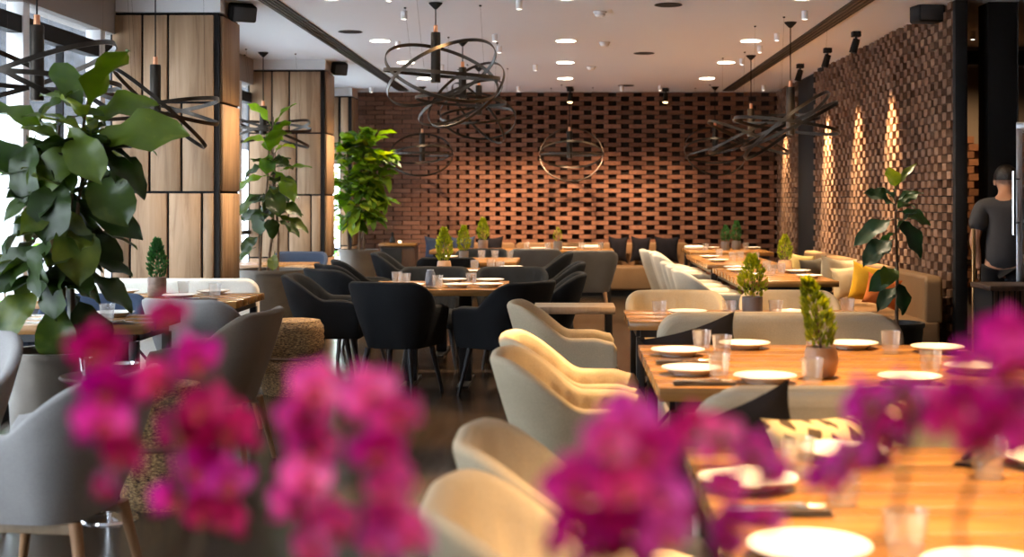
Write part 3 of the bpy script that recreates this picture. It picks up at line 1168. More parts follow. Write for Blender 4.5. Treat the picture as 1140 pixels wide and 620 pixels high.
def cushion(label, c, size, rot, m, thick=.14, group=None, name='cushion'):
    """square pillow; local plane x-z, faces +-y"""
    n = 15

    def surf(sg):
        def fn(a, b):
            u, v = 2 * a - 1, 2 * b - 1
            pin = 1 - .17 * (1 - abs(u) ** 2) * (abs(v) ** 3)
            pin2 = 1 - .17 * (1 - abs(v) ** 2) * (abs(u) ** 3)
            h = max(0, (1 - abs(u) ** 2.4) * (1 - abs(v) ** 2.4)) ** .55
            w = .010 * math.sin(u * 9 + v * 4) * h
            return Vector((u * size[0] / 2 * pin2, sg * (h * thick / 2 + w * .5), v * size[1] / 2 * pin))
        return fn
    mb = MB().grid(surf(1), n, n).grid(surf(-1), n, n)
    o = obj(name, mb, m, smooth=70)
    o.location = c
    o.rotation_euler = rot
    return tag(o, label, 'cushion', group)


# ------------------------------------------------------------------ tables
TT = .725


def table(label, x0, x1, y0, y1, group=None, th=.045, along='x', splits=1, brace=True):
    t = thing('dining_table', label, 'table', ((x0 + x1) / 2, (y0 + y1) / 2, 0), 0, group)
    w, d = x1 - x0, y1 - y0
    mb = MB()
    nb = max(3, int(round(d / .22)))
    for k in range(nb):
        a, b = -d / 2 + d * k / nb, -d / 2 + d * (k + 1) / nb
        g = .0004
        mb.bb(-w / 2, w / 2, a + g, b - g, TT - th, TT)
    obj('tabletop', mb, 'tabletop', t, smooth=0, bevel=.0008, seg=1)
    fr = MB()
    i = .06
    for sy in (-1, 1):
        fr.bb(-w / 2 + i, w / 2 - i, sy * (d / 2 - i) - .02, sy * (d / 2 - i) + .02, TT - th - .041, TT - th - .001)
    for sx in (-1, 1):
        fr.bb(sx * (w / 2 - i) - .02, sx * (w / 2 - i) + .02, -d / 2 + i + .021, d / 2 - i - .021, TT - th - .041, TT - th - .001)
    obj('frame', fr, 'blackmetal', t, smooth=0)
    for sx in (-1, 1):
        for sy in (-1, 1):
            px, py = sx * (w / 2 - i), sy * (d / 2 - i)
            lg = obj('leg', MB().bb(px - .022, px + .022, py - .022, py + .022, 0, TT - th - .042), 'blackmetal', t, smooth=0, bevel=.003)
            if brace:
                obj('brace', MB().cyl((px - sx * .02, py, TT - th - .30), (px - sx * .24, py, TT - th - .045), .008, n=8), 'blackmetal', lg)
    return t


# ------------------------------------------------------------------ tableware
def plate_p():
    o = obj('dinner_plate', MB().lathe([(0, .004), (.055, .004), (.058, 0), (.064, 0), (.068, .006), (.085, .014), (.104, .021), (.110, .025),
                                        (.109, .0275), (.102, .0255), (.084, .0185), (.066, .010), (0, .009)], 44), 'plate')
    return tag(o, '-', 'plate')


def tumbler_p():
    t = thing('water_tumbler', '-', 'glass')
    obj('bowl', MB().lathe([(0, .0005), (.027, .0005), (.031, .003), (.0345, .035), (.040, .088), (.0405, .091), (.0385, .091), (.0375, .088),
                            (.0325, .035), (.030, .017), (.026, .0145), (0, .014)], 32), 'glass', t, smooth=50)
    return t


def place_on(lst, key, make, z, group):
    for x, y, label in lst:
        place(key, make, (x, y, z), R.uniform(0, 6.28), label, group)


def napkin_p(mt='napkin'):
    def mk():
        mb = MB()

        def fn(a, b):
            u, v = a * 2 - 1, b * 2 - 1
            return Vector((u * .105, v * .035, .006 + .0025 * math.sin(u * 5) + .002 * math.cos(v * 3)))
        mb.grid(fn, 12, 6)

        def fn2(a, b):
            u, v = a * 2 - 1, b * 2 - 1
            return Vector((u * .105, v * .035, .0005))
        mb.grid(fn2, 12, 6)
        o = obj('folded_napkin', mb, mt)
        return tag(o, '-', 'napkin')
    return mk


def fork_p():
    mb = MB()
    L = .19
    mb.tube([(-L / 2, 0, .004), (-.03, 0, .005), (.03, 0, .008), (.05, 0, .006)], [.0045, .0032, .0025, .005], 8)
    mb.bb(.048, .062, -.0105, .0105, .004, .0065)
    for k in range(4):
        y = -.009 + .006 * k
        mb.tube([(.06, y, .0055), (.08, y, .004), (.097, y, .0065)], .0012, 6)
    o = obj('fork', mb, 'cutlery')
    return tag(o, '-', 'fork')


def knife_p():
    mb = MB()
    mb.tube([(-.11, 0, .004), (-.06, 0, .0045), (-.005, 0, .004)], [.005, .0055, .004], 8)
    mb.add([(-.005, -.004, .0035), (.1, -.005, .0035), (.113, .003, .0035), (.1, .007, .0035), (-.005, .004, .0035),
            (-.005, -.004, .005), (.1, -.005, .0045), (.113, .003, .0045), (.1, .007, .0045), (-.005, .004, .005)],
           [(0, 1, 2, 3, 4), (9, 8, 7, 6, 5), (0, 5, 6, 1), (1, 6, 7, 2), (2, 7, 8, 3), (3, 8, 9, 4), (4, 9, 5, 0)])
    o = obj('table_knife', mb, 'cutlery')
    return tag(o, '-', 'knife')


def setting(x, y, deg, where):
    """dark napkin with a fork and a knife on it"""
    a = math.radians(deg)
    place('napkin', napkin_p(), (x, y, TT + .001), a, 'folded brown napkin ' + where, 'brown napkins')
    n = Vector((-math.sin(a), math.cos(a), 0)) * .015
    place('fork', fork_p, (x + n.x, y + n.y, TT + .0085), a, 'steel fork on the napkin ' + where, 'forks')
    place('knife', knife_p, (x - n.x, y - n.y, TT + .0085), a, 'steel knife on the napkin ' + where, 'knives')


# ------------------------------------------------------------------ plants
def conifer_mb(h, r, n, rnd, lean=0.0):
    mb = MB()
    for k in range(n):
        t = rnd.random() ** .8
        z = h * t
        env = r * (math.sin(PI * min(1, .16 + .84 * t)) ** .8) * (1 - t) ** .25 + .004
        a = rnd.uniform(0, 2 * PI)
        rr = env * math.sqrt(rnd.uniform(.25, 1))
        p = Vector((rr * math.cos(a) + lean * t * t, rr * math.sin(a), z))
        d = Vector((math.cos(a) * .7, math.sin(a) * .7, rnd.uniform(.6, 1.3))).normalized()
        L, w = rnd.uniform(.018, .032) * h / .2, rnd.uniform(.004, .0065) * h / .2
        s = d.cross(Vector((rnd.uniform(-1, 1), rnd.uniform(-1, 1), .2))).normalized() * w
        mb.add([p, p + d * L * .5 + s, p + d * L, p + d * L * .5 - s], [(0, 1, 2, 3)])
        q = s.cross(d).normalized() * w
        mb.add([p, p + d * L * .5 + q, p + d * L, p + d * L * .5 - q], [(0, 1, 2, 3)])
    return mb


POTS = {
    'clay': ([(0, 0), (.045, 0), (.056, .02), (.062, .055), (.058, .09), (.052, .106), (.047, .106), (.047, .095), (0, .095)], 'clay'),
    'grey': ([(0, 0), (.042, 0), (.048, .03), (.05, .105), (.045, .105), (.045, .092), (0, .092)], 'greypot'),
    'slate': ([(0, 0), (.034, 0), (.041, .03), (.043, .07), (.038, .115), (.033, .118), (.033, .105), (0, .105)], 'bluepot'),
    'brown': ([(0, 0), (.056, 0), (.060, .01), (.061, .115), (.057, .125), (.052, .125), (.052, .11), (0, .11)], 'brownpot'),
    'dark': ([(0, 0), (.05, 0), (.056, .03), (.056, .108), (.05, .108), (.05, .095), (0, .095)], 'greypot'),
}


def pot_plant(label, x, y, z, pot, h, r, seed, leafm='conifer', n=420, lean=0.0):
    t = thing('potted_conifer', label, 'potted plant', (x, y, z + .001), R.uniform(0, 6) if not lean else 0, 'little potted conifers')
    prof, m = POTS[pot]
    obj('pot', MB().lathe(prof, 28), m, t)
    zs = prof[-1][1]
    obj('soil', MB().lathe([(0, zs + .004), (prof[-1 - 1][0] - .001, zs + .002)], 20), 'soil', t)
    rnd = random.Random(seed)
    mb = conifer_mb(h, r, n, rnd, lean)
    for i in range(len(mb.v)):
        mb.v[i].z += zs + .01
    obj('foliage', mb, leafm, t, smooth=0)
    obj('stem', MB().tube([(0, 0, zs), (lean * .25, 0, zs + h * .5), (lean * .7, 0, zs + h * .85)], [.005, .004, .002], 6), 'stem', t)
    return t


def leaf_verts(L, W, bend, fold, wav, rnd, shape='fiddle', nu=9, nv=5):
    """leaf along +x, face up (+z)"""
    vs = []
    for i in range(nu):
        t = i / (nu - 1)
        if shape == 'fiddle':
            w = W / 2 * (math.sin(PI * min(1, t ** .85)) ** .55) * (.58 + .42 * sstep(.15, .72, t))
            if t > .97:
                w *= .6
        elif shape == 'oval':
            w = W / 2 * math.sin(PI * t ** .9) ** .7
        else:
            w = W / 2 * math.sin(PI * t ** .8) ** .9
        w = max(w, .003)
        for j in range(nv):
            s = 2 * j / (nv - 1) - 1
            z = -bend * t * t * L + fold * abs(s) * w + wav * math.sin(t * 13 + (1 if s > 0 else 3)) * abs(s) * W * .12
            vs.append(Vector((t * L * (1 - .25 * bend * t), s * w, z)))
    fs = [(i * nv + j, i * nv + j + 1, (i + 1) * nv + j + 1, (i + 1) * nv + j) for i in range(nu - 1) for j in range(nv - 1)]
    return vs, fs


def add_leaf(mb, base, direction, L, W, rnd, bend=.35, fold=.25, wav=.5, shape='fiddle', roll=None, petiole=.03):
    d = Vector(direction).normalized()
    up = Vector((0, 0, 1))
    if abs(d.dot(up)) > .97:
        up = Vector((0, -1, 0))
    side = up.cross(d).normalized()
    nrm = d.cross(side)
    M = Matrix((d, side, nrm)).transposed()
    roll = rnd.uniform(-.5, .5) if roll is None else roll
    M = M @ Matrix.Rotation(roll, 3, 'X')
    b = Vector(base)
    st = b + d * petiole
    mb.tube([b, st], [.004, .003], 5, caps=False)
    vs, fs = leaf_verts(L, W, bend, fold, wav, rnd, shape)
    mb.add([st + M @ v for v in vs], fs)


def planter_round(r0, r1, h, m, name='planter'):
    return MB().lathe([(0, 0), (r0, 0), (r0 * 1.02, .02), (r1, h - .03), (r1 + .012, h - .03), (r1 + .012, h), (r1 - .015, h), (r1 - .02, h - .06), (0, h - .06)], 36)


def tree(label, cat, name, x, y, pot, stems, leaves, leafm, seed, potm='planter', shape='fiddle', LL=(.2, .3), wr=.62,
         zr=None, extra=(), leafm2=None, split=None, group=None, up=.25, stemm='stem', frontal=0.0):
    """potted fig: stems = lists of points above the soil; leaves spread along them"""
    t = thing(name, label, cat, (x, y, 0), 0, group)
    r0, r1, h = pot
    obj('planter', planter_round(r0, r1, h, potm), potm, t, smooth=35)
    obj('soil', MB().lathe([(0, h - .052), (r1 - .022, h - .054)], 28), 'soil', t)
    rnd = random.Random(seed)
    mb, mb2 = MB(), MB()
    for pts in stems:
        pts = [Vector(p) for p in pts]
        obj('trunk', MB().tube(pts, [.014 - .008 * k / (len(pts) - 1) for k in range(len(pts))], 8), stemm, t)
    for k in range(leaves):
        pts = [Vector(p) for p in rnd.choice(stems)]
        zlo, zhi = zr if zr else (h + .2, pts[-1].z)
        zz = min(rnd.uniform(zlo, zhi), pts[-1].z)
        for p, q in zip(pts, pts[1:]):
            if p.z <= zz <= q.z:
                b = p.lerp(q, (zz - p.z) / max(1e-6, q.z - p.z))
                break
        else:
            b = pts[-1]
        a = rnd.uniform(0, 2 * PI)
        k_ = sstep(zlo, zhi, zz)
        d = Vector((math.cos(a), math.sin(a), rnd.uniform(-.35, .55) + up * k_ * 2))
        if frontal and rnd.random() < frontal:
            d.y = -abs(d.y)
        L = rnd.uniform(*LL)
        tgt = mb2 if (leafm2 and zz > split) else mb
        add_leaf(tgt, b, d, L, L * rnd.uniform(wr * .85, wr * 1.12), rnd, rnd.uniform(.1, .7), rnd.uniform(.2, .5), rnd.uniform(.4, 1.2), shape)
    for b, d, L, W, roll, bright in extra:
        if abs(d.x) > .35 * d.length:
            roll = math.copysign(rnd.uniform(.35, 1.05), d.x)
        add_leaf(mb2 if (leafm2 and bright) else mb, b, d, L, W, rnd, .3, .3, .85, shape, roll)
    obj('foliage', mb, leafm, t, smooth=60)
    if leafm2 and mb2.v:  # brighter leaf copy stands for light falling on these leaves
        obj('lit_foliage', mb2, leafm2, t, smooth=60, label='leaves coloured brighter to stand for light on them')
    return t
# ------------------------------------------------------------------ long wall tables (brick side)
TA = table('wide walnut table with a leaning cypress in a clay pot and eight white plates', .315, 1.70, 4.53, 5.88)
TB = table('walnut table behind the purple orchids with glowing orange top', .30, 1.62, 2.12, 3.45)
TC = table('walnut table behind the oatmeal sofa, with a conifer in a dark pot', .33, 1.66, 7.0, 7.74)
TD = table('walnut wall table with a rounded conifer in an orange clay pot', 1.36, 2.12, 10.45, 12.5)
TE = table('walnut wall table with many tumblers, between rounded conifer and back corner tables', 1.38, 2.12, 13.1, 15.5)
TF = table('walnut table in the back corner with two dark green conifers', 1.5, 2.5, 16.2, 17.55)
t = thing('side_table', 'narrow dark wood side table with black legs by the first beige armchair', 'side table', (.06, 7.92, 0))
mb = MB()
for k in range(3):
    mb.bb(-.245, .225, -.17 + .114 * k, -.058 + .114 * k, .70, .74)
obj('tabletop', mb, 'greyleg', t, smooth=0, bevel=.002, seg=1)
for sx in (-.19, .19):
    for sy in (-.12, .12):
        obj('leg', MB().bb(sx - .018, sx + .018, sy - .018, sy + .018, 0, .699), 'blackmetal', t, smooth=0)
# window side tables
TL1 = table('walnut table by the first oak column, before the ivory sofa', -3.44, -2.05, 8.38, 9.16)
TL2 = table('walnut table behind the big fiddle leaf fig by the window', -3.44, -2.13, 6.78, 7.45)
TL4 = table('small walnut table by the second oak column beside the window', -3.4, -2.5, 13.0, 13.7)


def pedestal(label, x0, x1, y0, y1):
    t = thing('pedestal_table', label, 'table', ((x0 + x1) / 2, (y0 + y1) / 2, 0))
    w, d = x1 - x0, y1 - y0
    mb = MB()
    nb = 6
    for k in range(nb):
        a, b = -d / 2 + d * k / nb, -d / 2 + d * (k + 1) / nb
        mb.bb(-w / 2, w / 2, a + .0004, b - .0004, TT - .045, TT)
    obj('tabletop', mb, 'tabletop', t, smooth=0, bevel=.0008, seg=1)
    obj('top_plate', MB().bb(-w * .33, w * .33, -.06, .06, TT - .075, TT - .046), 'blackmetal', t, smooth=0)
    for sx in (-.2, .2):
        obj('post', MB().bb(sx * w - .045, sx * w + .045, -.045, .045, .022, TT - .076), 'blackmetal', t, smooth=0, bevel=.004)
        obj('foot', MB().bb(sx * w - .045, sx * w + .045, -d * .33, d * .33, 0, .021), 'blackmetal', t, smooth=0, bevel=.004)
    return t


M1 = pedestal('walnut table ringed by black armchairs, with a slate vase on it', -1.45, -.44, 9.48, 10.5)
M2 = pedestal('second walnut table behind the slate vase table, among black armchairs', -1.43, -.33, 11.4, 12.5)
M3 = pedestal('third walnut table of the black armchair row, with a grey potted conifer', -1.4, -.5, 13.6, 14.75)
M4 = table('long walnut table before the tan back wall bench with a brown potted conifer', -1.7, .6, 16.75, 17.6, brace=False)

# ------------------------------------------------------------------ chairs
G1 = 'beige channelled armchairs along the aisle'
chair('beige', .0, 7.38, 0, 'beige channelled tub armchair by the narrow side table', G1)
chair('beige', .045, 5.61, 0, 'beige channelled tub armchair at the wide table, behind its near neighbour', G1)
chair('beige', .045, 4.97, 0, 'beige channelled tub armchair at the wide table, largest fully seen one before the orchids', G1)
chair('beige', .055, 3.24, 0, 'beige tub armchair at the orange-lit table, only its back showing, rear of two', G1)
chair('beige', .05, 2.58, 0, 'beige tub armchair cut by the bottom edge beside the purple orchid', G1)
chair('beige', .67, 8.05, -90, 'beige armchair back with a tumbler before it, beside the narrow side table', 'beige chairs beyond the sofa table')
chair('beige', 1.36, 8.05, -90, 'beige armchair back beyond the dark pot conifer, before the wall tables', 'beige chairs beyond the sofa table')
G2 = 'cream armchairs at the wall tables'
for k, (y, lab) in enumerate(((10.83, 'cream armchair at the wall tables, front one of the six in line'),
                              (11.47, 'cream armchair at the wall tables, second of six from the front'),
                              (12.105, 'cream armchair at the wall tables, third of six from the front'),
                              (13.75, 'cream armchair at the wall tables, fourth of six, behind a gap'),
                              (14.40, 'cream armchair at the wall tables, fifth of six from the front'),
                              (15.10, 'cream armchair at the wall tables, tallest standing back, last of six'))):
    chair('cream', (1.17, 1.17, 1.17, 1.20, 1.21, 1.15)[k], y, (0, 0, 0, 0, -3, 4)[k], lab, G2)
G3 = 'black velvet armchairs'
chair('black', -1.16, 9.42, 70, 'black velvet armchair seen from behind at the slate vase table, in full view', G3)
chair('black', -.43, 9.38, 142, 'black velvet armchair turned obliquely to the slate vase table, over the open floor', G3)
chair('black', -1.80, 10.12, 2, 'black velvet armchair in profile beside the round wicker pouf', G3)
chair('black', -.16, 10.28, 180, 'black velvet armchair at the slate vase table\'s end, beside the first beige armchair', G3)
chair('black', -1.09, 10.98, -90, 'black armchair across the slate vase table, behind the vase', G3)
chair('black', -.45, 10.98, -90, 'black armchair across the slate vase table, behind its plates', G3)
chair('black', -1.80, 11.1, 42, 'black armchair, first of three at the second table\'s window end', G3)
chair('black', -1.86, 11.82, 30, 'black armchair, middle of three at the second table\'s window end', G3)
chair('black', -1.86, 12.55, 15, 'black armchair, farthest of three at the second table\'s window end', G3)
chair('black', -.14, 12.05, 180, 'black armchair at the second table\'s end, below the grey felt chair', G3)
chair('black', -1.74, 14.3, 0, 'black armchair with pale edged back before the dark cabinet', G3)
chair('black', -.24, 14.3, 180, 'black armchair at the end of the third table, beside a grey felt chair', G3)
chair('black', -1.15, 13.3, 90, 'black armchair back between first and second yellow-green conifers', G3)
chair('black', -.95, 15.1, -90, 'black armchair across the third table, before the brown pot conifer table', G3)
G4 = 'grey felt chairs with oak legs'
chair('greydark', .27, 15.05, 90, 'dark grey felt chair with oak legs standing clear before the back wall table', G4)
chair('greydark', -.35, 15.65, 90, 'dark grey felt chair half hidden behind a black armchair at the back table', G4)
chair('grey', -2.09, 7.84, 70, 'grey felt armchair before the walnut table of the ivory sofa', G4)
chair('taupe', -1.79, 6.90, 174, 'taupe velvet armchair with oak legs facing the window, beside the wicker poufs', 'window side armchairs')
chair('grey', -1.70, 4.45, 172, 'large grey felt armchair with oak legs at the picture\'s edge behind the first orchids', G4)
chair('grey', -2.56, 5.45, -84, 'grey felt armchair at the very edge beside the fig\'s planter', G4)
chair('navy', -2.77, 7.74, -90, 'navy armchair back showing behind tumbler and plates on the window table', 'navy armchairs')
chair('navy', -2.85, 14.25, -90, 'navy armchair far off beside the second oak column', 'navy armchairs')

# ------------------------------------------------------------------ sofas and benches
sofa('oatmeal sofa with a dark cushion between wide table and conifer table', 1.17, 1.02, 6.50, -90, 'sofa')
sofa('oatmeal sofa turned away, back to back with the dark cushion one', 1.15, 1.02, 6.507, 90, 'sofa', depth=.5)
sofa('oatmeal sofa behind the orchids with dark and latticed cushions', 1.2, .97, 4.06, -90, 'sofa', hb=.785)
sofa('oatmeal sofa tucked under the wide table, back to back with the latticed cushion one', 1.13, .99, 4.067, 90, 'sofa', hb=.785, depth=.5)
sofa('ivory sofa before the first oak column with a sage cushion', 1.14, -2.745, 9.60, -90, 'sofawhite', .80, rc=.1)
bench('long tan bench with cushions along the lit brick wall', 2.90, 13.0, 180, 5.3, 'tan', .77, 'tan')
bench('tan bench with dark cushions below the pierced brick back wall', -.1, 19.3, -90, 3.7, 'tan', .745, 'tan')

GC = 'cushions on the brick wall bench'
for c, s, r, m, lab, th in (
        ((2.52, 14.45, .63), (.40, .30), (.0, .12, .6), 'paleyellow', 'straw yellow cushion at the far end of the brick wall bench', .13),
        ((2.53, 13.75, .625), (.38, .29), (0, -.1, .55), 'greyc', 'charcoal cushion between straw and cream ones on the brick wall bench', .13),
        ((2.51, 12.45, .655), (.44, .35), (0, .12, .5), 'creamc', 'big cream linen cushion on the brick wall bench', .15),
        ((2.49, 11.85, .635), (.38, .30), (.0, -.12, .45), 'creamc', 'second cream cushion before the big cream one on the brick wall bench', .14),
        ((2.51, 11.15, .66), (.38, .33), (.0, .2, .35), 'yellow', 'mustard yellow cushion behind the rubber plant', .14),
        ((2.51, 10.7, .63), (.32, .25), (.0, .25, .3), 'orange', 'rust orange cushion behind the rubber plant\'s stem', .13)):
    cushion(lab, c, s, r, m, th, GC)
cushion('dark cushion on the oatmeal sofa with one corner peaking over its back', (.60, 6.24, .645), (.46, .28), (.10, -.29, .03), 'darkc', .12)
cushion('black cushion with a pointed corner on the orchid side sofa', (.475, 3.82, .645), (.44, .28), (.08, -.36, .0), 'darkc', .12)
cushion('cream cushion with a dark lattice pattern on the orchid side sofa', (.755, 3.655, .635), (.42, .33), (.08, -.14, .0), 'stripe', .12)
cushion('sage green cushion on the ivory sofa', (X(141, 9.35), 9.33, .59), (.30, .26), (.15, .0, .1), 'greenc', .1)
GB = 'dark cushions on the back wall bench'
for px, w, lab in ((688, .28, 'tan cushion at the open end of the back wall bench'),
                   (713, .29, 'dark cushion beside the tan one on the back wall bench'),
                   (742, .36, 'black cushion on the back wall bench behind the cream chairs'),
                   (486, .36, 'dark cushion on the back wall bench behind the first bright conifer'),
                   (516, .36, 'dark cushion on the back wall bench beside the grey pot conifer'),
                   (547, .36, 'dark cushion on the back wall bench behind the brown pot conifer')):
    cushion(lab, (X(px, 19.0), 19.0, .655), (w, .38), (.12, R.uniform(-.05, .05), R.uniform(-.05, .05)),
            'tan' if px == 690 else ('navy' if px in (486, 516) else 'darkc'), .13, GB)

# ------------------------------------------------------------------ plates, glasses, cutlery
PZ = TT + .001
GP = 'white dinner plates'
place_on([
    (.455, 5.48, 'white plate at the aisle end of the wide table, rear one'),
    (.455, 4.89, 'white plate at the aisle end of the wide table, front one'),
    (.69, 4.67, 'white plate on the wide table\'s near side, between the napkins and the clay pot'),
    (1.19, 4.66, 'white plate on the wide table\'s near side, beyond the clay pot'),
    (1.22, 5.74, 'white plate on the wide table\'s sofa side, behind the clay pot'),
    (.76, 5.74, 'white plate on the wide table\'s sofa side, behind the tumblers'),
    (1.545, 5.60, 'white plate on the wide table\'s bar end, rear one'),
    (1.50, 4.95, 'white plate on the wide table\'s bar end, front one'),
    (.68, 3.30, 'white plate on the orange-lit table before the latticed cushion'),
    (.40, 2.96, 'white plate on the orange-lit table beyond the purple orchid'),
    (.43, 2.38, 'large white plate on the orange-lit table near the bottom edge'),
    (.70, 2.24, 'white plate cut by the bottom edge on the orange-lit table'),
    (1.15, 3.20, 'white plate on the orange-lit table hidden behind the far orchids'),
    (.665, 7.38, 'white plate on the conifer table before the beige chair back'),
    (1.24, 7.36, 'white plate on the conifer table beside the leaning cypress tip'),
    (2.0, 11.6, 'white plate on the rounded conifer table, bench side, rear'),
    (1.96, 10.85, 'white plate on the rounded conifer table, bench side, front'),
    (1.54, 12.25, 'white plate on the rounded conifer table, chair side, farther'),
    (1.51, 11.75, 'white plate on the rounded conifer table, chair side, middle'),
    (1.52, 11.05, 'white plate on the rounded conifer table, chair side, front'),
    (1.55, 14.55, 'white plate on the many tumblers table, farther one'),
    (1.54, 13.65, 'white plate on the many tumblers table, front one'),
    (1.85, 17.2, 'white plate on the back corner table'),
    (2.38, 17.2, 'white plate on the back corner table beyond the conifers'),
    (-.87, 10.33, 'white plate across the slate vase table, middle'),
    (-.78, 9.72, 'white plate on the slate vase table\'s near edge'),
    (-1.12, 9.70, 'white plate on the slate vase table\'s near edge, behind the black chair back'),
    (-.58, 10.30, 'white plate on the slate vase table, by its far corner'),
    (-.48 - .08, 9.75, 'white plate on the slate vase table, by the near open corner'),
    (-.50, 12.28, 'white plate on the second table at its open end'),
    (-1.28, 12.02, 'white plate on the second table at its window end'),
    (-.85, 11.55, 'white plate on the second table, near edge'),
    (-1.27, 14.5, 'white plate on the third table at its window end'),
    (-.35, 17.0, 'white plate on the back wall table beside a tumbler'),
    (.05, 17.1, 'white plate on the back wall table next to the little green plant'),
    (-2.47, 8.62, 'white plate on the ivory sofa\'s table, beside the brown pot'),
    (-3.02, 8.62, 'white plate on the ivory sofa\'s table, window side front'),
    (-2.97, 9.02, 'white plate on the ivory sofa\'s table, window side rear'),
    (-2.36, 9.02, 'white plate on the ivory sofa\'s table, by its open end'),
    (-2.60, 6.98, 'white plate on the window table behind the fig'),
    (-2.45, 7.3, 'white plate on the window table behind the tumbler'),
    (-3.02, 7.1, 'white plate on the window table at the picture\'s edge'),
], 'plate', plate_p, PZ, GP)
GT = 'water tumblers'
place_on([
    (.565, 5.60, 'tumbler on the wide table before the dark cushion'),
    (.625, 5.40, 'tumbler on the wide table, between sofa side plate and aisle end plates'),
    (.54, 4.745, 'tumbler on the wide table between two napkin settings and the near plate'),
    (.845, 4.62, 'tumbler touching the clay pot on the wide table'),
    (1.02, 5.52, 'tumbler behind the cypress on the wide table'),
    (1.34, 5.56, 'tumbler on the wide table before the oatmeal sofa\'s end'),
    (1.315, 4.86, 'tumbler beside the near plate at the wide table\'s bar end'),
    (.53, 3.08, 'tumbler before the latticed cushion on the orange-lit table'),
    (.575, 2.80, 'tumbler on the orange-lit table behind the purple orchid tip'),
    (.96, 3.06, 'tumbler on the orange-lit table among the far orchids'),
    (.595, 2.36, 'tumbler cut by the bottom edge on the orange-lit table'),
    (.50, 7.20, 'tumbler on the conifer table at its aisle corner'),
    (.88, 7.26, 'tumbler beside the dark pot on the conifer table'),
    (1.13, 7.26, 'tumbler beyond the dark pot on the conifer table'),
    (1.55, 7.42, 'tumbler on the conifer table before the mustard cushion'),
    (1.78, 11.95, 'tumbler beside the orange clay pot on the wall table'),
    (1.84, 11.52, 'tumbler before the orange clay pot on the wall table'),
    (1.96, 11.98, 'tumbler beyond the orange clay pot on the wall table'),
    (1.71, 11.2, 'tumbler on the wall table in front of the clay pot, chair side'),
    (1.72, 13.9, 'tumbler on the many tumblers table, chair side front'),
    (1.84, 14.2, 'tumbler on the many tumblers table, middle'),
    (1.95, 13.85, 'tumbler on the many tumblers table, bench side'),
    (1.69, 14.85, 'tumbler on the many tumblers table, far chair side'),
    (2.27, 17.0, 'tumbler on the back corner table beside the taller conifer'),
    (1.72, 16.6, 'tumbler on the back corner table before the shorter conifer'),
    (-1.27, 10.12, 'tumbler on the slate vase table behind the black chair back'),
    (-1.18, 9.90, 'tumbler on the slate vase table next to the vase, window side'),
    (-.92, 9.66, 'tumbler on the slate vase table just beside the vase, near edge'),
    (-.70, 9.98, 'tumbler on the slate vase table between the two plates'),
    (-.68, 12.2, 'tumbler on the second table, middle'),
    (-.58, 11.86, 'tumbler on the second table near its open end'),
    (-.82, 12.1, 'tumbler on the second table, window half'),
    (-.90, 14.4, 'tumbler on the third table beside its conifer'),
    (-.76, 14.4, 'tumbler on the third table, middle'),
    (-.60, 14.45, 'tumbler on the third table by its open end'),
    (-.50, 17.1, 'tumbler on the back wall table, first beside the brown pot conifer'),
    (-.23, 16.88, 'tumbler on the back wall table, against the little green plant'),
    (.20, 17.05, 'tumbler on the back wall table before the white napkin roll'),
    (.44, 17.05, 'tumbler on the back wall table at its open end'),
    (-2.54, 8.95, 'tumbler on the ivory sofa\'s table behind a plate'),
    (-2.26, 8.68, 'tumbler on the ivory sofa\'s table by its open end'),
    (-2.39, 7.02, 'tumbler on the window table behind the fig'),
], 'tumbler', tumbler_p, PZ, GT)
for x, y, d, w in ((.455, 5.20, 0, 'at the wide table\'s aisle end, rear setting'),
                   (.475, 4.62, 0, 'at the wide table\'s aisle end, front setting'),
                   (.43, 2.72, 0, 'on the orange-lit table by the orchid'),
                   (1.0, 3.28, 60, 'on the orange-lit table beside the far tumbler'),
                   (-2.30, 8.50, 0, 'on the ivory sofa\'s table'),
                   (-2.30, 6.86, 0, 'on the window table behind the fig'),
                   (-1.02, 9.58, 0, 'on the slate vase table'),
                   (-.44 - .1, 11.47, 10, 'on the second table')):
    setting(x, y, d, w)
for x, y, lab, w in ((.31, 17.12, 'rolled white napkin on the back wall table', 1), (1.62, 17.0, 'white napkin on the back corner table\'s near end', 1)):
    o = obj('rolled_napkin', MB().lathe([(0, -.12), (.022, -.12), (.028, -.06), (.025, 0), (.028, .06), (.022, .12), (0, .12)], 16), 'whitenapkin')
    o.rotation_euler = (0, PI / 2, .1)
    o.location = (x, y, TT + .0295)
    tag(o, lab, 'napkin', 'rolled napkins')

# ------------------------------------------------------------------ little conifers
pot_plant('yellow-green cypress leaning in a glazed clay pot on the wide table', .915, 4.83, TT, 'clay', .235, .05, 3, n=520, lean=-.055)
pot_plant('yellow-green conifer in a dark pot on the table behind the oatmeal sofa', 1.01, 7.30, TT, 'dark', .22, .08, 4, n=520)
pot_plant('rounded conifer in an orange clay pot on the wall table by the bench', 1.91, 11.75, TT, 'clay', .21, .062, 5, leafm='conifer', n=420)
pot_plant('shorter dark conifer on the back corner table', 1.99, 16.8, TT, 'dark', .2, .06, 6, 'coniferdark', n=300)
pot_plant('taller dark conifer on the back corner table', 2.17, 17.15, TT, 'dark', .25, .06, 7, 'coniferdark', n=300)
pot_plant('bright conifer in a clay pot on the second table, behind the slate vase', -1.05, 11.62, TT, 'clay', .27, .068, 8, n=480)
pot_plant('bright conifer in a grey pot on the third table', -1.05, 13.85, TT, 'grey', .25, .066, 9, n=420)
pot_plant('bright conifer in a brown pot on the back wall table, window half', -1.04, 16.9, TT, 'brown', .27, .075, 10, n=420)
pot_plant('small sprouting conifer in a dark pot on the middle of the back wall table', -.10, 16.95, TT, 'dark', .17, .06, 11, n=120)
pot_plant('slim green conifer in a brown stoneware pot by the ivory sofa', -2.68, 8.83, TT, 'brown', .245, .058, 12, 'coniferdark', n=520)
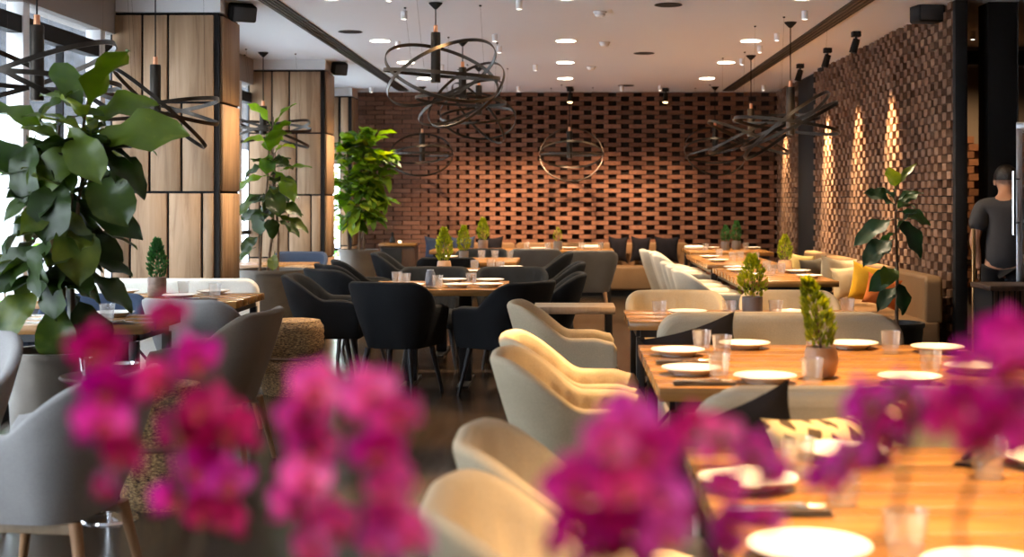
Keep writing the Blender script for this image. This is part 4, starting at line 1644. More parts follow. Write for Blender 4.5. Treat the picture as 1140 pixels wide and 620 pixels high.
t = thing('bud_vase', 'slate blue vase on the black armchairs\' front table', 'vase', (-.985, 9.80, TT + .001))
obj('body', MB().lathe([(0, .0005), (.03, .0005), (.036, .01), (.038, .05), (.032, .1), (.024, .118), (.020, .118), (.024, .1), (0, .09)], 24), 'bluepot', t)
obj('rim', MB().lathe([(.0205, .119), (.0245, .119), (.0245, .123), (.0205, .123), (.0205, .119)], 24), 'steel', t)

# ------------------------------------------------------------------ poufs, cabinet, small stands
def pouf(r, h, m='wicker'):
    def mk():
        t = thing('wicker_pouf', '-', 'pouf')
        n = 26

        def prof(z):
            u = z / h
            return r * (1 - .10 * math.exp(-((u - .5) / .09) ** 2) - .12 * sstep(.9, 1, u) - .06 * (1 - sstep(0, .08, u)))
        pr = [(0, .0)] + [(prof(h * i / n) + .0035 * math.sin(i * 2.9), h * i / n) for i in range(n + 1)] + [(r * .6, h + .008), (0, h + .012)]
        obj('woven_body', MB().lathe(pr, 44), m, t, smooth=60)
        ws = MB()
        ring = [(math.cos(2 * PI * k / 40) * r * .905, math.sin(2 * PI * k / 40) * r * .905, h * .5) for k in range(41)]
        ws.tube(ring, .012, 6, caps=False)
        obj('waist_cord', ws, 'stem', t)
        return t
    return mk


place('pouf', pouf(.215, .51), (-1.92, 9.48, 0), .3, 'round wicker pouf with a waist beside the black armchair in profile', 'wicker poufs')
place('pouf', pouf(.215, .51), (-1.80, 6.02, 0), 1.3, 'wicker pouf half hidden behind the first orchids', 'wicker poufs', (.85, .85, 1.05))
place('pouf', pouf(.215, .51), (-2.50, 12.75, 0), 2.2, 'tall wicker pouf behind the second fig\'s planter', 'wicker poufs', (.85, .85, 1.42))

t = thing('low_cabinet', 'dark low cabinet with a brown side before the plain brick, beside the tall plant', 'cabinet', (X(444, 17.9), 17.95, 0))
obj('body', MB().bb(-.23, .23, -.2, .2, .06, .74), 'darkwood', t, smooth=0, bevel=.004)
obj('top', MB().bb(-.245, .245, -.215, .215, .742, .78), 'tabletop', t, smooth=0, bevel=.004)
d = obj('door', MB().bb(-.21, .06, -.222, -.202, .09, .72), 'black', t, smooth=0, bevel=.003)
obj('handle', MB().bb(.02, .035, -.24, -.223, .35, .5), 'steel', d, smooth=0)
obj('plinth', MB().bb(-.21, .21, -.18, .18, 0, .059), 'black', t, smooth=0)
o = obj('black_figurine', MB().lathe([(0, 0), (.035, 0), (.04, .02), (.03, .06), (.016, .09), (.02, .11), (.016, .135), (0, .145)], 20), 'black')
o.location = (X(437, 17.95), 17.95, .781)
tag(o, 'small black figurine on the low dark cabinet', 'figurine')
t = thing('tealight_holder', 'glowing tea light on the low dark cabinet', 'candle', (X(445, 17.9), 17.9, .781))
obj('cup', MB().lathe([(0, 0), (.024, 0), (.028, .04), (.025, .04), (.022, .006), (0, .006)], 18), 'glass', t)
obj('candle', MB().lathe([(0, .0065), (.0205, .0065), (.0205, .026), (0, .026)], 16), 'warmglow', t)

t = thing('side_stand', 'slim white metal stand by the window past the second oak column', 'stand', (X(381, 16.2), 16.2, 0))
obj('top', MB().bb(-.06, .06, -.15, .15, .43, .45), 'whitemetal', t, smooth=0, bevel=.003)
for sx in (-.045, .045):
    obj('leg', MB().cyl((sx, 0, .43), (sx * 1.3, 0, 0), .009, n=8), 'whitemetal', t)

t = thing('chrome_pedestal_table', 'chrome footed round side table behind the first orchids, set with glassware', 'side table', (-1.94, 5.73, 0))
obj('base', MB().lathe([(0, .03), (.02, .03), (.03, .022), (.115, .010), (.12, 0), (0, 0)], 36), 'chrome', t)
obj('stem', MB().cyl((0, 0, .028), (0, 0, .60), .014, n=16), 'chrome', t)
obj('tabletop', MB().lathe([(0, .60), (.2, .60), (.205, .608), (.2, .616), (0, .616)], 40), 'darkwood', t)
t = thing('steel_bowl', 'small shiny bowl on the chrome footed side table', 'bowl', (-1.94 + .07, 5.71, .617))
obj('body', MB().lathe([(0, .001), (.03, .001), (.055, .03), (.062, .05), (.058, .05), (.05, .03), (.028, .006), (0, .006)], 28), 'chrome', t)
t = thing('steel_cup', 'small shiny cup on the chrome footed side table', 'cup', (-1.94 - .08, 5.68, .617))
obj('body', MB().lathe([(0, .001), (.022, .001), (.026, .05), (.030, .075), (.026, .075), (.022, .05), (.018, .006), (0, .006)], 24), 'chrome', t)

# ------------------------------------------------------------------ big plants
yA = 6.3
ax = -2.36


def P(px, py, y):
    return Vector((X(px, y), y, Z(py, y)))


def rel(px, py, dy=0.0, o=(ax, yA)):
    p = P(px, py, o[1] + dy)
    return (p.x - o[0], dy, p.z)


ex = []
rd = random.Random(21)
for px, py, tx, ty, dy, L, W, roll, br in (
        (103, 158, 178, 138, -.10, .33, .21, -.2, 1), (98, 128, 116, 72, -.05, .27, .23, .1, 1), (92, 128, 70, 76, .05, .24, .13, -.5, 1),
        (104, 160, 60, 185, -.15, .27, .17, .3, 1), (60, 150, 5, 118, -.08, .29, .19, .3, 1), (75, 140, 95, 175, -.2, .25, .17, .2, 1),
        (100, 165, 150, 195, -.02, .29, .21, .6, 0), (100, 180, 120, 215, -.1, .30, .24, .1, 0), (82, 222, 140, 248, -.08, .31, .16, .7, 0),
        (80, 250, 115, 270, -.02, .24, .13, .5, 0), (80, 285, 122, 290, .02, .24, .12, .2, 0), (84, 300, 138, 325, -.04, .28, .16, .6, 0),
        (50, 200, 0, 170, -.1, .3, .2, .4, 0), (50, 230, 2, 268, .0, .30, .22, .1, 0), (55, 270, 5, 300, -.1, .3, .2, .5, 0),
        (48, 320, 18, 345, -.14, .26, .2, -.2, 0), (62, 330, 62, 385, -.15, .28, .21, .1, 0), (85, 330, 100, 370, -.02, .26, .24, .3, 0),
        (70, 280, 45, 355, -.2, .27, .22, .1, 0), (70, 190, 50, 245, -.24, .30, .24, -.2, 0), (75, 230, 90, 300, -.22, .32, .24, .2, 0),
        (60, 250, 30, 315, -.2, .30, .22, .2, 0), (40, 150, 20, 205, -.18, .28, .2, 0, 0), (80, 205, 92, 265, .05, .3, .24, .2, 0),
        (62, 215, 30, 250, .1, .30, .24, .1, 0), (66, 300, 84, 350, .08, .28, .22, .1, 0), (45, 280, 20, 330, .08, .28, .22, .1, 0),
        (70, 165, 35, 170, -.05, .27, .18, .2, 0), (88, 100, 60, 112, .02, .2, .14, .3, 1), (98, 135, 130, 120, .05, .24, .17, .1, 1)):
    b = Vector(rel(px, py, dy * .4))
    e = Vector(rel(tx, ty, dy))
    ex.append((b, e - b, L * (1.3 if br else 1.12), W * (1.2 if br else 1.0), roll, br))
tree('big fiddle leaf fig in a bronze grey planter before the window, nearest the orchids', 'fiddle leaf fig', 'fiddle_leaf_fig', ax, yA, (.2, .24, .66),
     [[rel(54, 388), rel(56, 300), rel(60, 220), rel(66, 140)], [rel(68, 388), rel(72, 280), rel(82, 200), rel(98, 110)],
      [rel(82, 388), rel(80, 300), rel(88, 220), rel(100, 150)]],
     74, 'leaf', 31, LL=(.18, .28), wr=.55, zr=(.95, 1.75), extra=ex, leafm2='leafbright', split=1.66, frontal=.35)

o2 = (-2.62, 12.0)


def rel2(px, py, dy=0.0):
    return rel(px, py, dy, o2)


ex = []
for px, py, tx, ty, dy, L, W, roll, br in (
        (302, 140, 287, 118, -.1, .26, .20, .2, 1), (305, 140, 320, 114, 0, .26, .15, .3, 1), (300, 172, 308, 142, -.2, .30, .24, .1, 1),
        (300, 170, 296, 190, -.25, .20, .2, 0, 1), (305, 190, 325, 212, -.15, .32, .22, .3, 1), (312, 190, 340, 180, 0, .26, .1, .4, 1),
        (300, 195, 265, 202, -.1, .3, .18, .5, 1), (296, 185, 272, 192, .1, .25, .2, .2, 0), (308, 240, 342, 250, -.05, .3, .16, .5, 0),
        (300, 245, 276, 238, .0, .26, .2, .2, 0), (304, 225, 330, 232, -.1, .27, .18, .2, 0), (290, 262, 278, 270, -.1, .2, .16, .3, 0),
        (285, 275, 266, 285, 0, .18, .1, .4, 0), (304, 270, 302, 240, -.2, .26, .18, .1, 0), (306, 280, 302, 300, -.2, .16, .14, .1, 0),
        (298, 215, 270, 228, -.1, .3, .24, .3, 0), (300, 205, 310, 235, -.25, .3, .24, .1, 0), (292, 225, 285, 255, -.15, .28, .24, .2, 0)):
    b = Vector(rel2(px, py, dy * .4))
    e = Vector(rel2(tx, ty, dy))
    ex.append((b, e - b, L, W * .86, roll, br))
tree('tall fiddle leaf fig in a wide bronze planter between the two oak columns', 'fiddle leaf fig', 'fiddle_leaf_fig', o2[0], o2[1], (.24, .31, .74),
     [[rel2(289, 304), rel2(291, 260), rel2(298, 200), rel2(300, 140)], [rel2(298, 304), rel2(304, 250), rel2(304, 190), rel2(304, 130)],
      [rel2(309, 304), rel2(310, 260), rel2(306, 215), rel2(306, 170)]],
     34, 'leaf', 32, LL=(.16, .27), wr=.6, zr=(1.15, 1.95), extra=ex, leafm2='leaflit', split=1.72, frontal=.3)

o3 = (-2.58, 16.75)


def rel3(px, py, dy=0.0):
    return rel(px, py, dy, o3)


tree('tall bushy fig in a tapered grey planter beside the plain brick', 'fiddle leaf fig', 'fiddle_leaf_fig', o3[0], o3[1], (.17, .24, .74),
     [[rel3(388, 278), rel3(387, 240), rel3(388, 190), rel3(386, 165)], [rel3(400, 278), rel3(401, 230), rel3(402, 180), rel3(402, 156)],
      [rel3(405, 278), rel3(406, 230), rel3(412, 190), rel3(414, 158)], [rel3(398, 278, .1), rel3(415, 230, .1), rel3(420, 180, .1)]],
     230, 'leaf', 33, LL=(.2, .34), wr=.58, zr=(1.08, 2.12), leafm2='leaflit', split=1.0, frontal=.4, up=.3)

o4 = (X(997, 9.45), 9.45)


def rel4(px, py, dy=0.0):
    return rel(px, py, dy, o4)


ex = []
for px, py, tx, ty, dy, L, W, roll, br in (
        (996, 228, 970, 210, -.1, .20, .15, .2, 0), (995, 244, 952, 263, -.12, .29, .14, .35, 0), (999, 243, 1026, 274, -.1, .27, .15, .3, 0),
        (995, 266, 960, 288, -.15, .25, .17, .3, 0), (997, 212, 993, 190, -.05, .15, .11, .1, 1), (999, 208, 1013, 184, -.03, .17, .06, .3, 1),
        (999, 230, 1016, 214, 0, .15, .11, .3, 0), (1000, 235, 1034, 243, 0, .22, .11, .6, 0), (996, 300, 968, 322, -.15, .2, .13, .2, 0),
        (997, 298, 984, 312, -.25, .17, .13, .2, 1), (998, 318, 975, 342, -.2, .2, .11, .2, 0), (999, 312, 1010, 345, -.1, .2, .12, .2, 0),
        (997, 258, 1008, 240, -.1, .17, .11, .3, 0), (997, 225, 990, 215, .08, .16, .12, .3, 0)):
    b = Vector(rel4(px, py, dy * .3))
    e = Vector(rel4(tx, ty, dy))
    ex.append((b, e - b, L * 1.12, W * 1.05, roll, br))
tree('single stemmed rubber plant in a black pot before the brick wall bench', 'rubber plant', 'rubber_plant', o4[0], o4[1], (.15, .19, .5),
     [[rel4(998, 372), rel4(999, 300), rel4(997, 250), rel4(997, 200)]], 3, 'leafdark', 34, potm='darkpot', shape='oval', LL=(.14, .2), wr=.5,
     zr=(1.1, 1.4), extra=ex, leafm2='leafbright', split=9, stemm='stem')


# ---- bushes outside the glass
def bush(label, x, y, w, d, h, n, seed, name='garden_bush'):
    t = thing(name, label, 'bush', (x, y, -.12))
    rnd = random.Random(seed)
    mb = MB()
    for k in range(n):
        z = rnd.uniform(.1, h)
        a = rnd.uniform(0, 2 * PI)
        rr = math.sqrt(rnd.random())
        p = (rr * math.cos(a) * w / 2, rr * math.sin(a) * d / 2, z)
        L = rnd.uniform(.1, .2)
        add_leaf(mb, p, (math.cos(a), math.sin(a), rnd.uniform(-.4, .8)), L, L * .55, rnd, .3, .2, .2, 'oval', None, .02)
    obj('foliage', mb, 'garden', t, smooth=0)
    for k in range(5):
        a = k * 1.26
        obj('stem', MB().tube([(math.cos(a) * .08, math.sin(a) * .08, 0), (math.cos(a) * w * .2, math.sin(a) * d * .2, h * .7)], [.015, .006], 6), 'stem', t)
    return t


bush('bright green garden bush outside the glass behind the tall bushy fig', -3.75, 22.5, 1.3, 1.6, 2.0, 420, 51)
bush('small green bush outside the window at the picture\'s edge', -5.2, 12.3, .7, .8, 1.75, 90, 52)
# ------------------------------------------------------------------ orchids in front
TROUGH_Y = 1.02
t = thing('planter_trough', 'long dark planter trough carrying the magenta orchids', 'planter', (0, TROUGH_Y, 0))
tm = MB()
tm.bb(-.75, .75, -.17, .17, 0, .80)
obj('body', tm, 'darkpot', t, smooth=0, bevel=.01)
obj('soil', MB().bb(-.73, .73, -.15, .15, .801, .812), 'soil', t, smooth=0)


def petal(mb, ang, L, W, cup, tilt, z0=.0):
    """petal in the x-z plane, flower looks towards -y"""
    nu, nv = 8, 7
    vs = []
    for i in range(nu):
        t_ = i / (nu - 1)
        w = W / 2 * (math.sin(PI * min(1, .06 + .94 * t_ ** .75)) ** .75)
        for j in range(nv):
            s = 2 * j / (nv - 1) - 1
            y = -tilt * t_ * L - cup * (1 - s * s) * .0 + cup * s * s * W * .5 - .05 * L * math.sin(t_ * PI)
            r, q = .03 + t_ * L, s * w
            vs.append((r * math.sin(ang) + q * math.cos(ang), y + z0, r * math.cos(ang) - q * math.sin(ang)))
    mb.add(vs, [(i * nv + j, i * nv + j + 1, (i + 1) * nv + j + 1, (i + 1) * nv + j) for i in range(nu - 1) for j in range(nv - 1)])


fm = MB()
for a in (0, 2.15, -2.15):
    petal(fm, a, .46, .34, .1, -.12, .02)
for a in (1.22, -1.22):
    petal(fm, a, .50, .58, -.12, .10, 0)
FLOWER = fm.mesh('orchid_petals', 60)
lm = MB()
petal(lm, PI, .24, .17, -.5, .55, -.03)
petal(lm, PI - .95, .15, .13, -.6, .9, -.03)
petal(lm, PI + .95, .15, .13, -.6, .9, -.03)
lm.lathe([(0, -.05), (.04, -.045), (.05, 0), (.03, .05), (0, .06)], 12, (0, -.07, 0))
LIP = lm.mesh('orchid_lip', 60)
bm_ = MB()
bm_.lathe([(0, 0), (.12, .08), (.19, .25), (.16, .42), (.06, .55), (0, .58)], 14)
BUD = bm_.mesh('orchid_bud', 60)
FM = {}
for k in ('petal', 'petalred', 'petalviolet', 'petalpink'):
    FM[k] = FLOWER.copy()
    FM[k].materials.append(MAT[k])
LIP.materials.append(MAT['lip'])
BUD.materials.append(MAT['petalred'])


def orchid(label, base_x, flowers, apex, seed, by=TROUGH_Y):
    """flowers: (px, py, Y, size, material, yaw, pitch) in order along the stem from the arch to the tip"""
    rnd = random.Random(seed)
    t = thing('orchid_spray', label, 'orchid', (base_x, by, .812), 0, 'magenta orchid sprays')
    o = Vector((base_x, by, .812))
    pts = [Vector((0, 0, 0)), Vector((0, .01, .12))]
    pts += [P(px, py, y) - o for px, py, y in apex]
    # stem passes a little behind the flowers
    fl = [P(f[0], f[1], f[2]) - o for f in flowers]
    dense = []
    ctrl = pts
    for i in range(len(ctrl) - 1):
        p0, p1, p2, p3 = ctrl[max(i - 1, 0)], ctrl[i], ctrl[i + 1], ctrl[min(i + 2, len(ctrl) - 1)]
        for k in range(8):
            u = k / 8
            dense.append(.5 * ((2 * p1) + (p2 - p0) * u + (2 * p0 - 5 * p1 + 4 * p2 - p3) * u * u + (3 * p1 - p0 - 3 * p2 + p3) * u ** 3))
    dense.append(ctrl[-1])
    obj('stem', MB().tube(dense, [.0026 - .0012 * i / len(dense) for i in range(len(dense))], 7), 'greenstem', t)
    for k in range(3):
        a = rnd.uniform(0, 6.28)
        lb = MB()
        add_leaf(lb, (0, 0, .03), (math.cos(a) * .5, math.sin(a), .35), .11, .045, rnd, .6, .25, .1, 'oval', 0, .01)
        obj('leaf', lb, 'leafdark', t, smooth=60)
    for f, p in zip(flowers, fl):
        px, py, y, sz, m, yaw, pit = f
        fo = bpy.data.objects.new('flower', FM[m])
        COL.objects.link(fo)
        fo.parent = t
        fo.location = p
        fo.scale = (sz, sz, sz)
        fo.rotation_euler = (pit, rnd.uniform(-.35, .35), yaw)
        lo = bpy.data.objects.new('lip', LIP)
        COL.objects.link(lo)
        lo.parent = fo
        q = min(dense, key=lambda d: (d - p).length)
        b = p + Vector((0, .012, 0))
        obj('pedicel', MB().tube([q, q.lerp(b, .5) + Vector((0, .004, .006)), b], .0016, 5), 'greenstem', t)
    for s_ in (0,):
        bo = bpy.data.objects.new('bud', BUD)
        COL.objects.link(bo)
        bo.parent = t
        bo.location = dense[-1]
        bo.scale = (.03, .03, .03)
        bo.rotation_euler = (2.6, 0, 0)
    return t


def fls(lst, y0, rnd):
    out = []
    for px, py, d, m in lst:
        y = y0 + rnd.uniform(-.022, .022)
        out.append((px, py, y, d * 1.15 * y / F, m, rnd.uniform(-.7, .7), rnd.uniform(-.35, .35)))
    return out


rq = random.Random(5)
orchid('crimson magenta orchid spray before the window side chairs, its tip by the fig\'s planter', -.57,
       fls([(187, 350, 44, 'petalred'), (107, 388, 60, 'petalred'), (122, 432, 66, 'petal'), (112, 472, 62, 'petal'), (138, 505, 56, 'petalred'),
            (120, 540, 44, 'petal')], 1.00, rq),
       [(170, 620, 1.03), (190, 450, 1.04), (182, 365, 1.03), (150, 365, 1.03), (118, 395, 1.03), (120, 470, 1.03), (125, 535, 1.03)], 1)
orchid('dark crimson orchid spray over the half hidden wicker pouf', -.43,
       fls([(214, 400, 60, 'petal'), (172, 425, 54, 'petalred'), (232, 455, 66, 'petalred'), (262, 480, 66, 'petalred'), (205, 480, 60, 'petalred'),
            (225, 520, 60, 'petal'), (252, 535, 56, 'petalviolet'), (192, 555, 50, 'petal'), (255, 578, 50, 'petalred'), (228, 570, 50, 'petalred')], 1.13, rq),
       [(215, 620, 1.145), (185, 520, 1.145), (195, 410, 1.145), (225, 415, 1.145), (245, 480, 1.145), (262, 560, 1.145)], 12)
orchid('pink orchid spray hanging over the open floor, window half of the pair', -.28,
       fls([(352, 432, 62, 'petalpink'), (338, 462, 60, 'petalpink'), (350, 498, 56, 'petalpink'), (338, 535, 62, 'petalpink'), (328, 560, 56, 'petalpink'),
            (372, 588, 66, 'petalpink'), (352, 612, 60, 'petalpink'), (400, 590, 54, 'petalpink')], 1.0, rq),
       [(385, 620, .99), (398, 520, .99), (385, 420, .99), (355, 425, .99), (342, 490, .99), (335, 550, .99), (350, 610, .98)], 14)
orchid('pink orchid spray hanging over the open floor, before the table aisle', -.14,
       fls([(410, 440, 66, 'petalpink'), (440, 462, 56, 'petalpink'), (418, 500, 60, 'petal'), (440, 518, 60, 'petalpink'), (432, 545, 50, 'petalpink'),
            (440, 578, 64, 'petalpink'), (460, 600, 50, 'petalpink'), (425, 606, 52, 'petalviolet')], .91, rq),
       [(405, 620, .97), (396, 520, .97), (392, 425, .97), (420, 435, .97), (438, 500, .97), (445, 590, .97)], 4)
orchid('large magenta orchid spray before the nearest aisle armchair', .01,
       fls([(700, 470, 78, 'petalviolet'), (672, 492, 72, 'petalpink'), (725, 500, 66, 'petal'), (640, 540, 70, 'petal'), (690, 545, 70, 'petalred'),
            (728, 552, 80, 'petalviolet'), (640, 590, 78, 'petal'), (700, 600, 84, 'petalred'), (738, 596, 66, 'petalviolet'), (665, 612, 70, 'petalviolet')], .88, rq),
       [(690, 620, .91), (700, 540, .92), (705, 475, .92), (680, 500, .91), (650, 550, .91), (655, 600, .9)], 5)
orchid('thin magenta orchid spray arching over the nearest white plate', .17,
       fls([(775, 482, 62, 'petalred'), (800, 490, 56, 'petalpink'), (842, 508, 56, 'petalviolet'), (858, 530, 50, 'petal'), (808, 540, 44, 'petal'),
            (812, 580, 52, 'petalviolet'), (806, 606, 46, 'petalviolet'), (756, 570, 50, 'petalred'), (852, 580, 40, 'petalviolet')], .98, rq),
       [(800, 640, .97), (785, 580, .97), (765, 500, .97), (790, 488, .97), (835, 505, .97), (850, 560, .97)], 6)
orchid('violet magenta orchid spray over the orange-lit table, before the latticed cushion', .34,
       fls([(962, 448, 60, 'petalviolet'), (1002, 440, 56, 'petalviolet'), (985, 482, 62, 'petal'), (945, 512, 56, 'petalviolet'), (920, 530, 50, 'petalviolet'),
            (1012, 470, 44, 'petal'), (972, 512, 44, 'petal'), (1040, 448, 50, 'petalpink')], 1.06, rq),
       [(985, 640, 1.02), (1000, 560, 1.02), (1020, 450, 1.02), (985, 445, 1.02), (955, 490, 1.02), (925, 530, 1.02)], 7)
orchid('bright magenta orchid spray at the bar side edge', .50,
       fls([(1120, 378, 70, 'petal'), (1118, 408, 70, 'petalpink'), (1072, 402, 44, 'petalviolet'), (1075, 440, 50, 'petal'), (1052, 470, 48, 'petalred'),
            (1105, 468, 62, 'petal'), (1135, 450, 56, 'petalviolet'), (1140, 490, 60, 'petal'), (1085, 490, 50, 'petalred'), (1142, 400, 50, 'petal')], .95, rq),
       [(1090, 640, 1.02), (1085, 520, 1.02), (1100, 400, 1.02), (1118, 385, 1.02), (1110, 440, 1.02), (1080, 470, 1.02)], 8)

# ------------------------------------------------------------------ bar corner
t = thing('bar_counter', 'dark ribbed service counter beside the brass post', 'counter', (3.25, 8.78, 0))
W_ = 1.1
obj('body', MB().bb(-.53, W_, -.18, .2, .0, .775), 'black', t, smooth=0)
rb = MB()
for k in range(46):
    x = -.52 + k * .035
    rb.bb(x, x + .02, -.196, -.181, .60, .775)
obj('ribbed_front', rb, 'darkwood', t, smooth=0)
obj('top', MB().bb(-.55, W_ + .02, -.21, .22, .777, .81), 'darkwood', t, smooth=0, bevel=.005)

t = thing('brass_post', 'slim brass post standing before the dark bar opening', 'post', (X(1084, 9.2), 9.2, 0))
obj('base', MB().lathe([(0, 0), (.09, 0), (.09, .012), (.02, .02), (0, .02)], 28), 'brass', t)
obj('pole', MB().bb(-.011, .011, -.011, .011, .021, Z(255, 9.2)), 'brass', t, smooth=0, bevel=.002)

t = thing('display_fridge', 'steel framed glass fridge with a long handle beside the person', 'fridge', (3.55, 9.42, 0), math.radians(-18.6))
fr = MB()
h = Z(143, 9.15)
for sx in (-.36, .36):
    for sy in (-.27, .27):
        fr.bb(sx - .02, sx + .02, sy - .02, sy + .02, .0, h)
fr.bb(-.38, .38, -.29, .29, h + .001, h + .05)
fr.bb(-.37, .37, -.28, .28, .05, .75)
obj('frame', fr, 'steel', t, smooth=0, bevel=.004)
obj('side_pane', MB().bb(-.372, -.367, -.245, .245, .76, h - .01), 'glass', t, smooth=0)
dr = obj('door', MB().bb(-.339, .339, -.296, -.291, .76, h - .01), 'glass', t, smooth=0)
obj('handle', MB().cyl((-.395, -.335, Z(262, 9.1)), (-.395, -.335, Z(190, 9.1)), .013, n=14).cyl((-.395, -.335, 1.2), (-.36, -.29, 1.2), .007, n=8)
    .cyl((-.395, -.335, 1.5), (-.36, -.29, 1.5), .007, n=8), 'chrome', dr)
for z in (.95, 1.2, 1.45):
    obj('shelf', MB().bb(-.335, .335, -.24, .24, z, z + .012), 'steel', t, smooth=0)
for k, z in enumerate((.963, 1.213)):
    for j in range(3):
        o = obj('glass_bottle', MB().lathe([(0, 0), (.033, 0), (.034, .12), (.013, .17), (.013, .21), (0, .21)], 18), 'brownpot' if j % 2 else 'greenc')
        o.location = (3.55 - .22 + j * .13, 9.42 - .05 - j * .035, z)
        tag(o, 'small bottle on a shelf inside the steel framed fridge', 'bottle', 'bottles inside the glass fridge')

t = thing('bar_shelving', 'dark shelving with dishes in the bar room behind the brass post', 'shelves', (3.82, 12.6, 0))
for sx in (-.34, .34):
    obj('upright', MB().bb(sx - .02, sx + .02, -.15, .15, 0, 1.3), 'black', t, smooth=0)
for z in (.55, .72, .90):
    obj('board', MB().bb(-.319, .319, -.15, .15, z, z + .025), 'tabletop', t, smooth=0)
for k, (x, z, lab) in enumerate(((3.70, .926, 'cream dish on the top board of the bar room shelving, left of two'),
                                 (3.93, .926, 'cream dish on the top board of the bar room shelving, right of two'),
                                 (3.72, .746, 'cream dish on the middle board of the bar room shelving'),
                                 (3.95, .576, 'cream dish on the lowest board of the bar room shelving'))):
    place('dish', lambda: tag(obj('serving_dish', MB().lathe([(0, .003), (.05, .003), (.085, .03), (.09, .05), (.085, .05), (.075, .03), (.045, .01), (0, .01)], 28), 'creamc'), '-', 'dish'),
          (x, 12.55, z), 0, lab, 'dishes on the bar shelving')
t = place('can', can, (X(1083, 12.4), 12.4, CEIL), 0, 'small glowing spotlight in the dark bar room beyond the brick wall', 'white cylinder spotlights')


# ------------------------------------------------------------------ person at the counter
def skin_obj(name, verts, edges, radii, m, parent, root=0, sub=2):
    me = bpy.data.meshes.new(name)
    me.from_pydata(verts, edges, [])
    o = bpy.data.objects.new(name, me)
    COL.objects.link(o)
    me.materials.append(MAT[m])
    o.parent = parent
    sk = o.modifiers.new('skin', 'SKIN')
    sk.use_smooth_shade = True
    for i, r in enumerate(radii):
        sv = me.skin_vertices[0].data[i]
        sv.radius = r if isinstance(r, tuple) else (r, r)
        sv.use_root = (i == root)
    sb = o.modifiers.new('sub', 'SUBSURF')
    sb.levels = sb.render_levels = sub
    return o


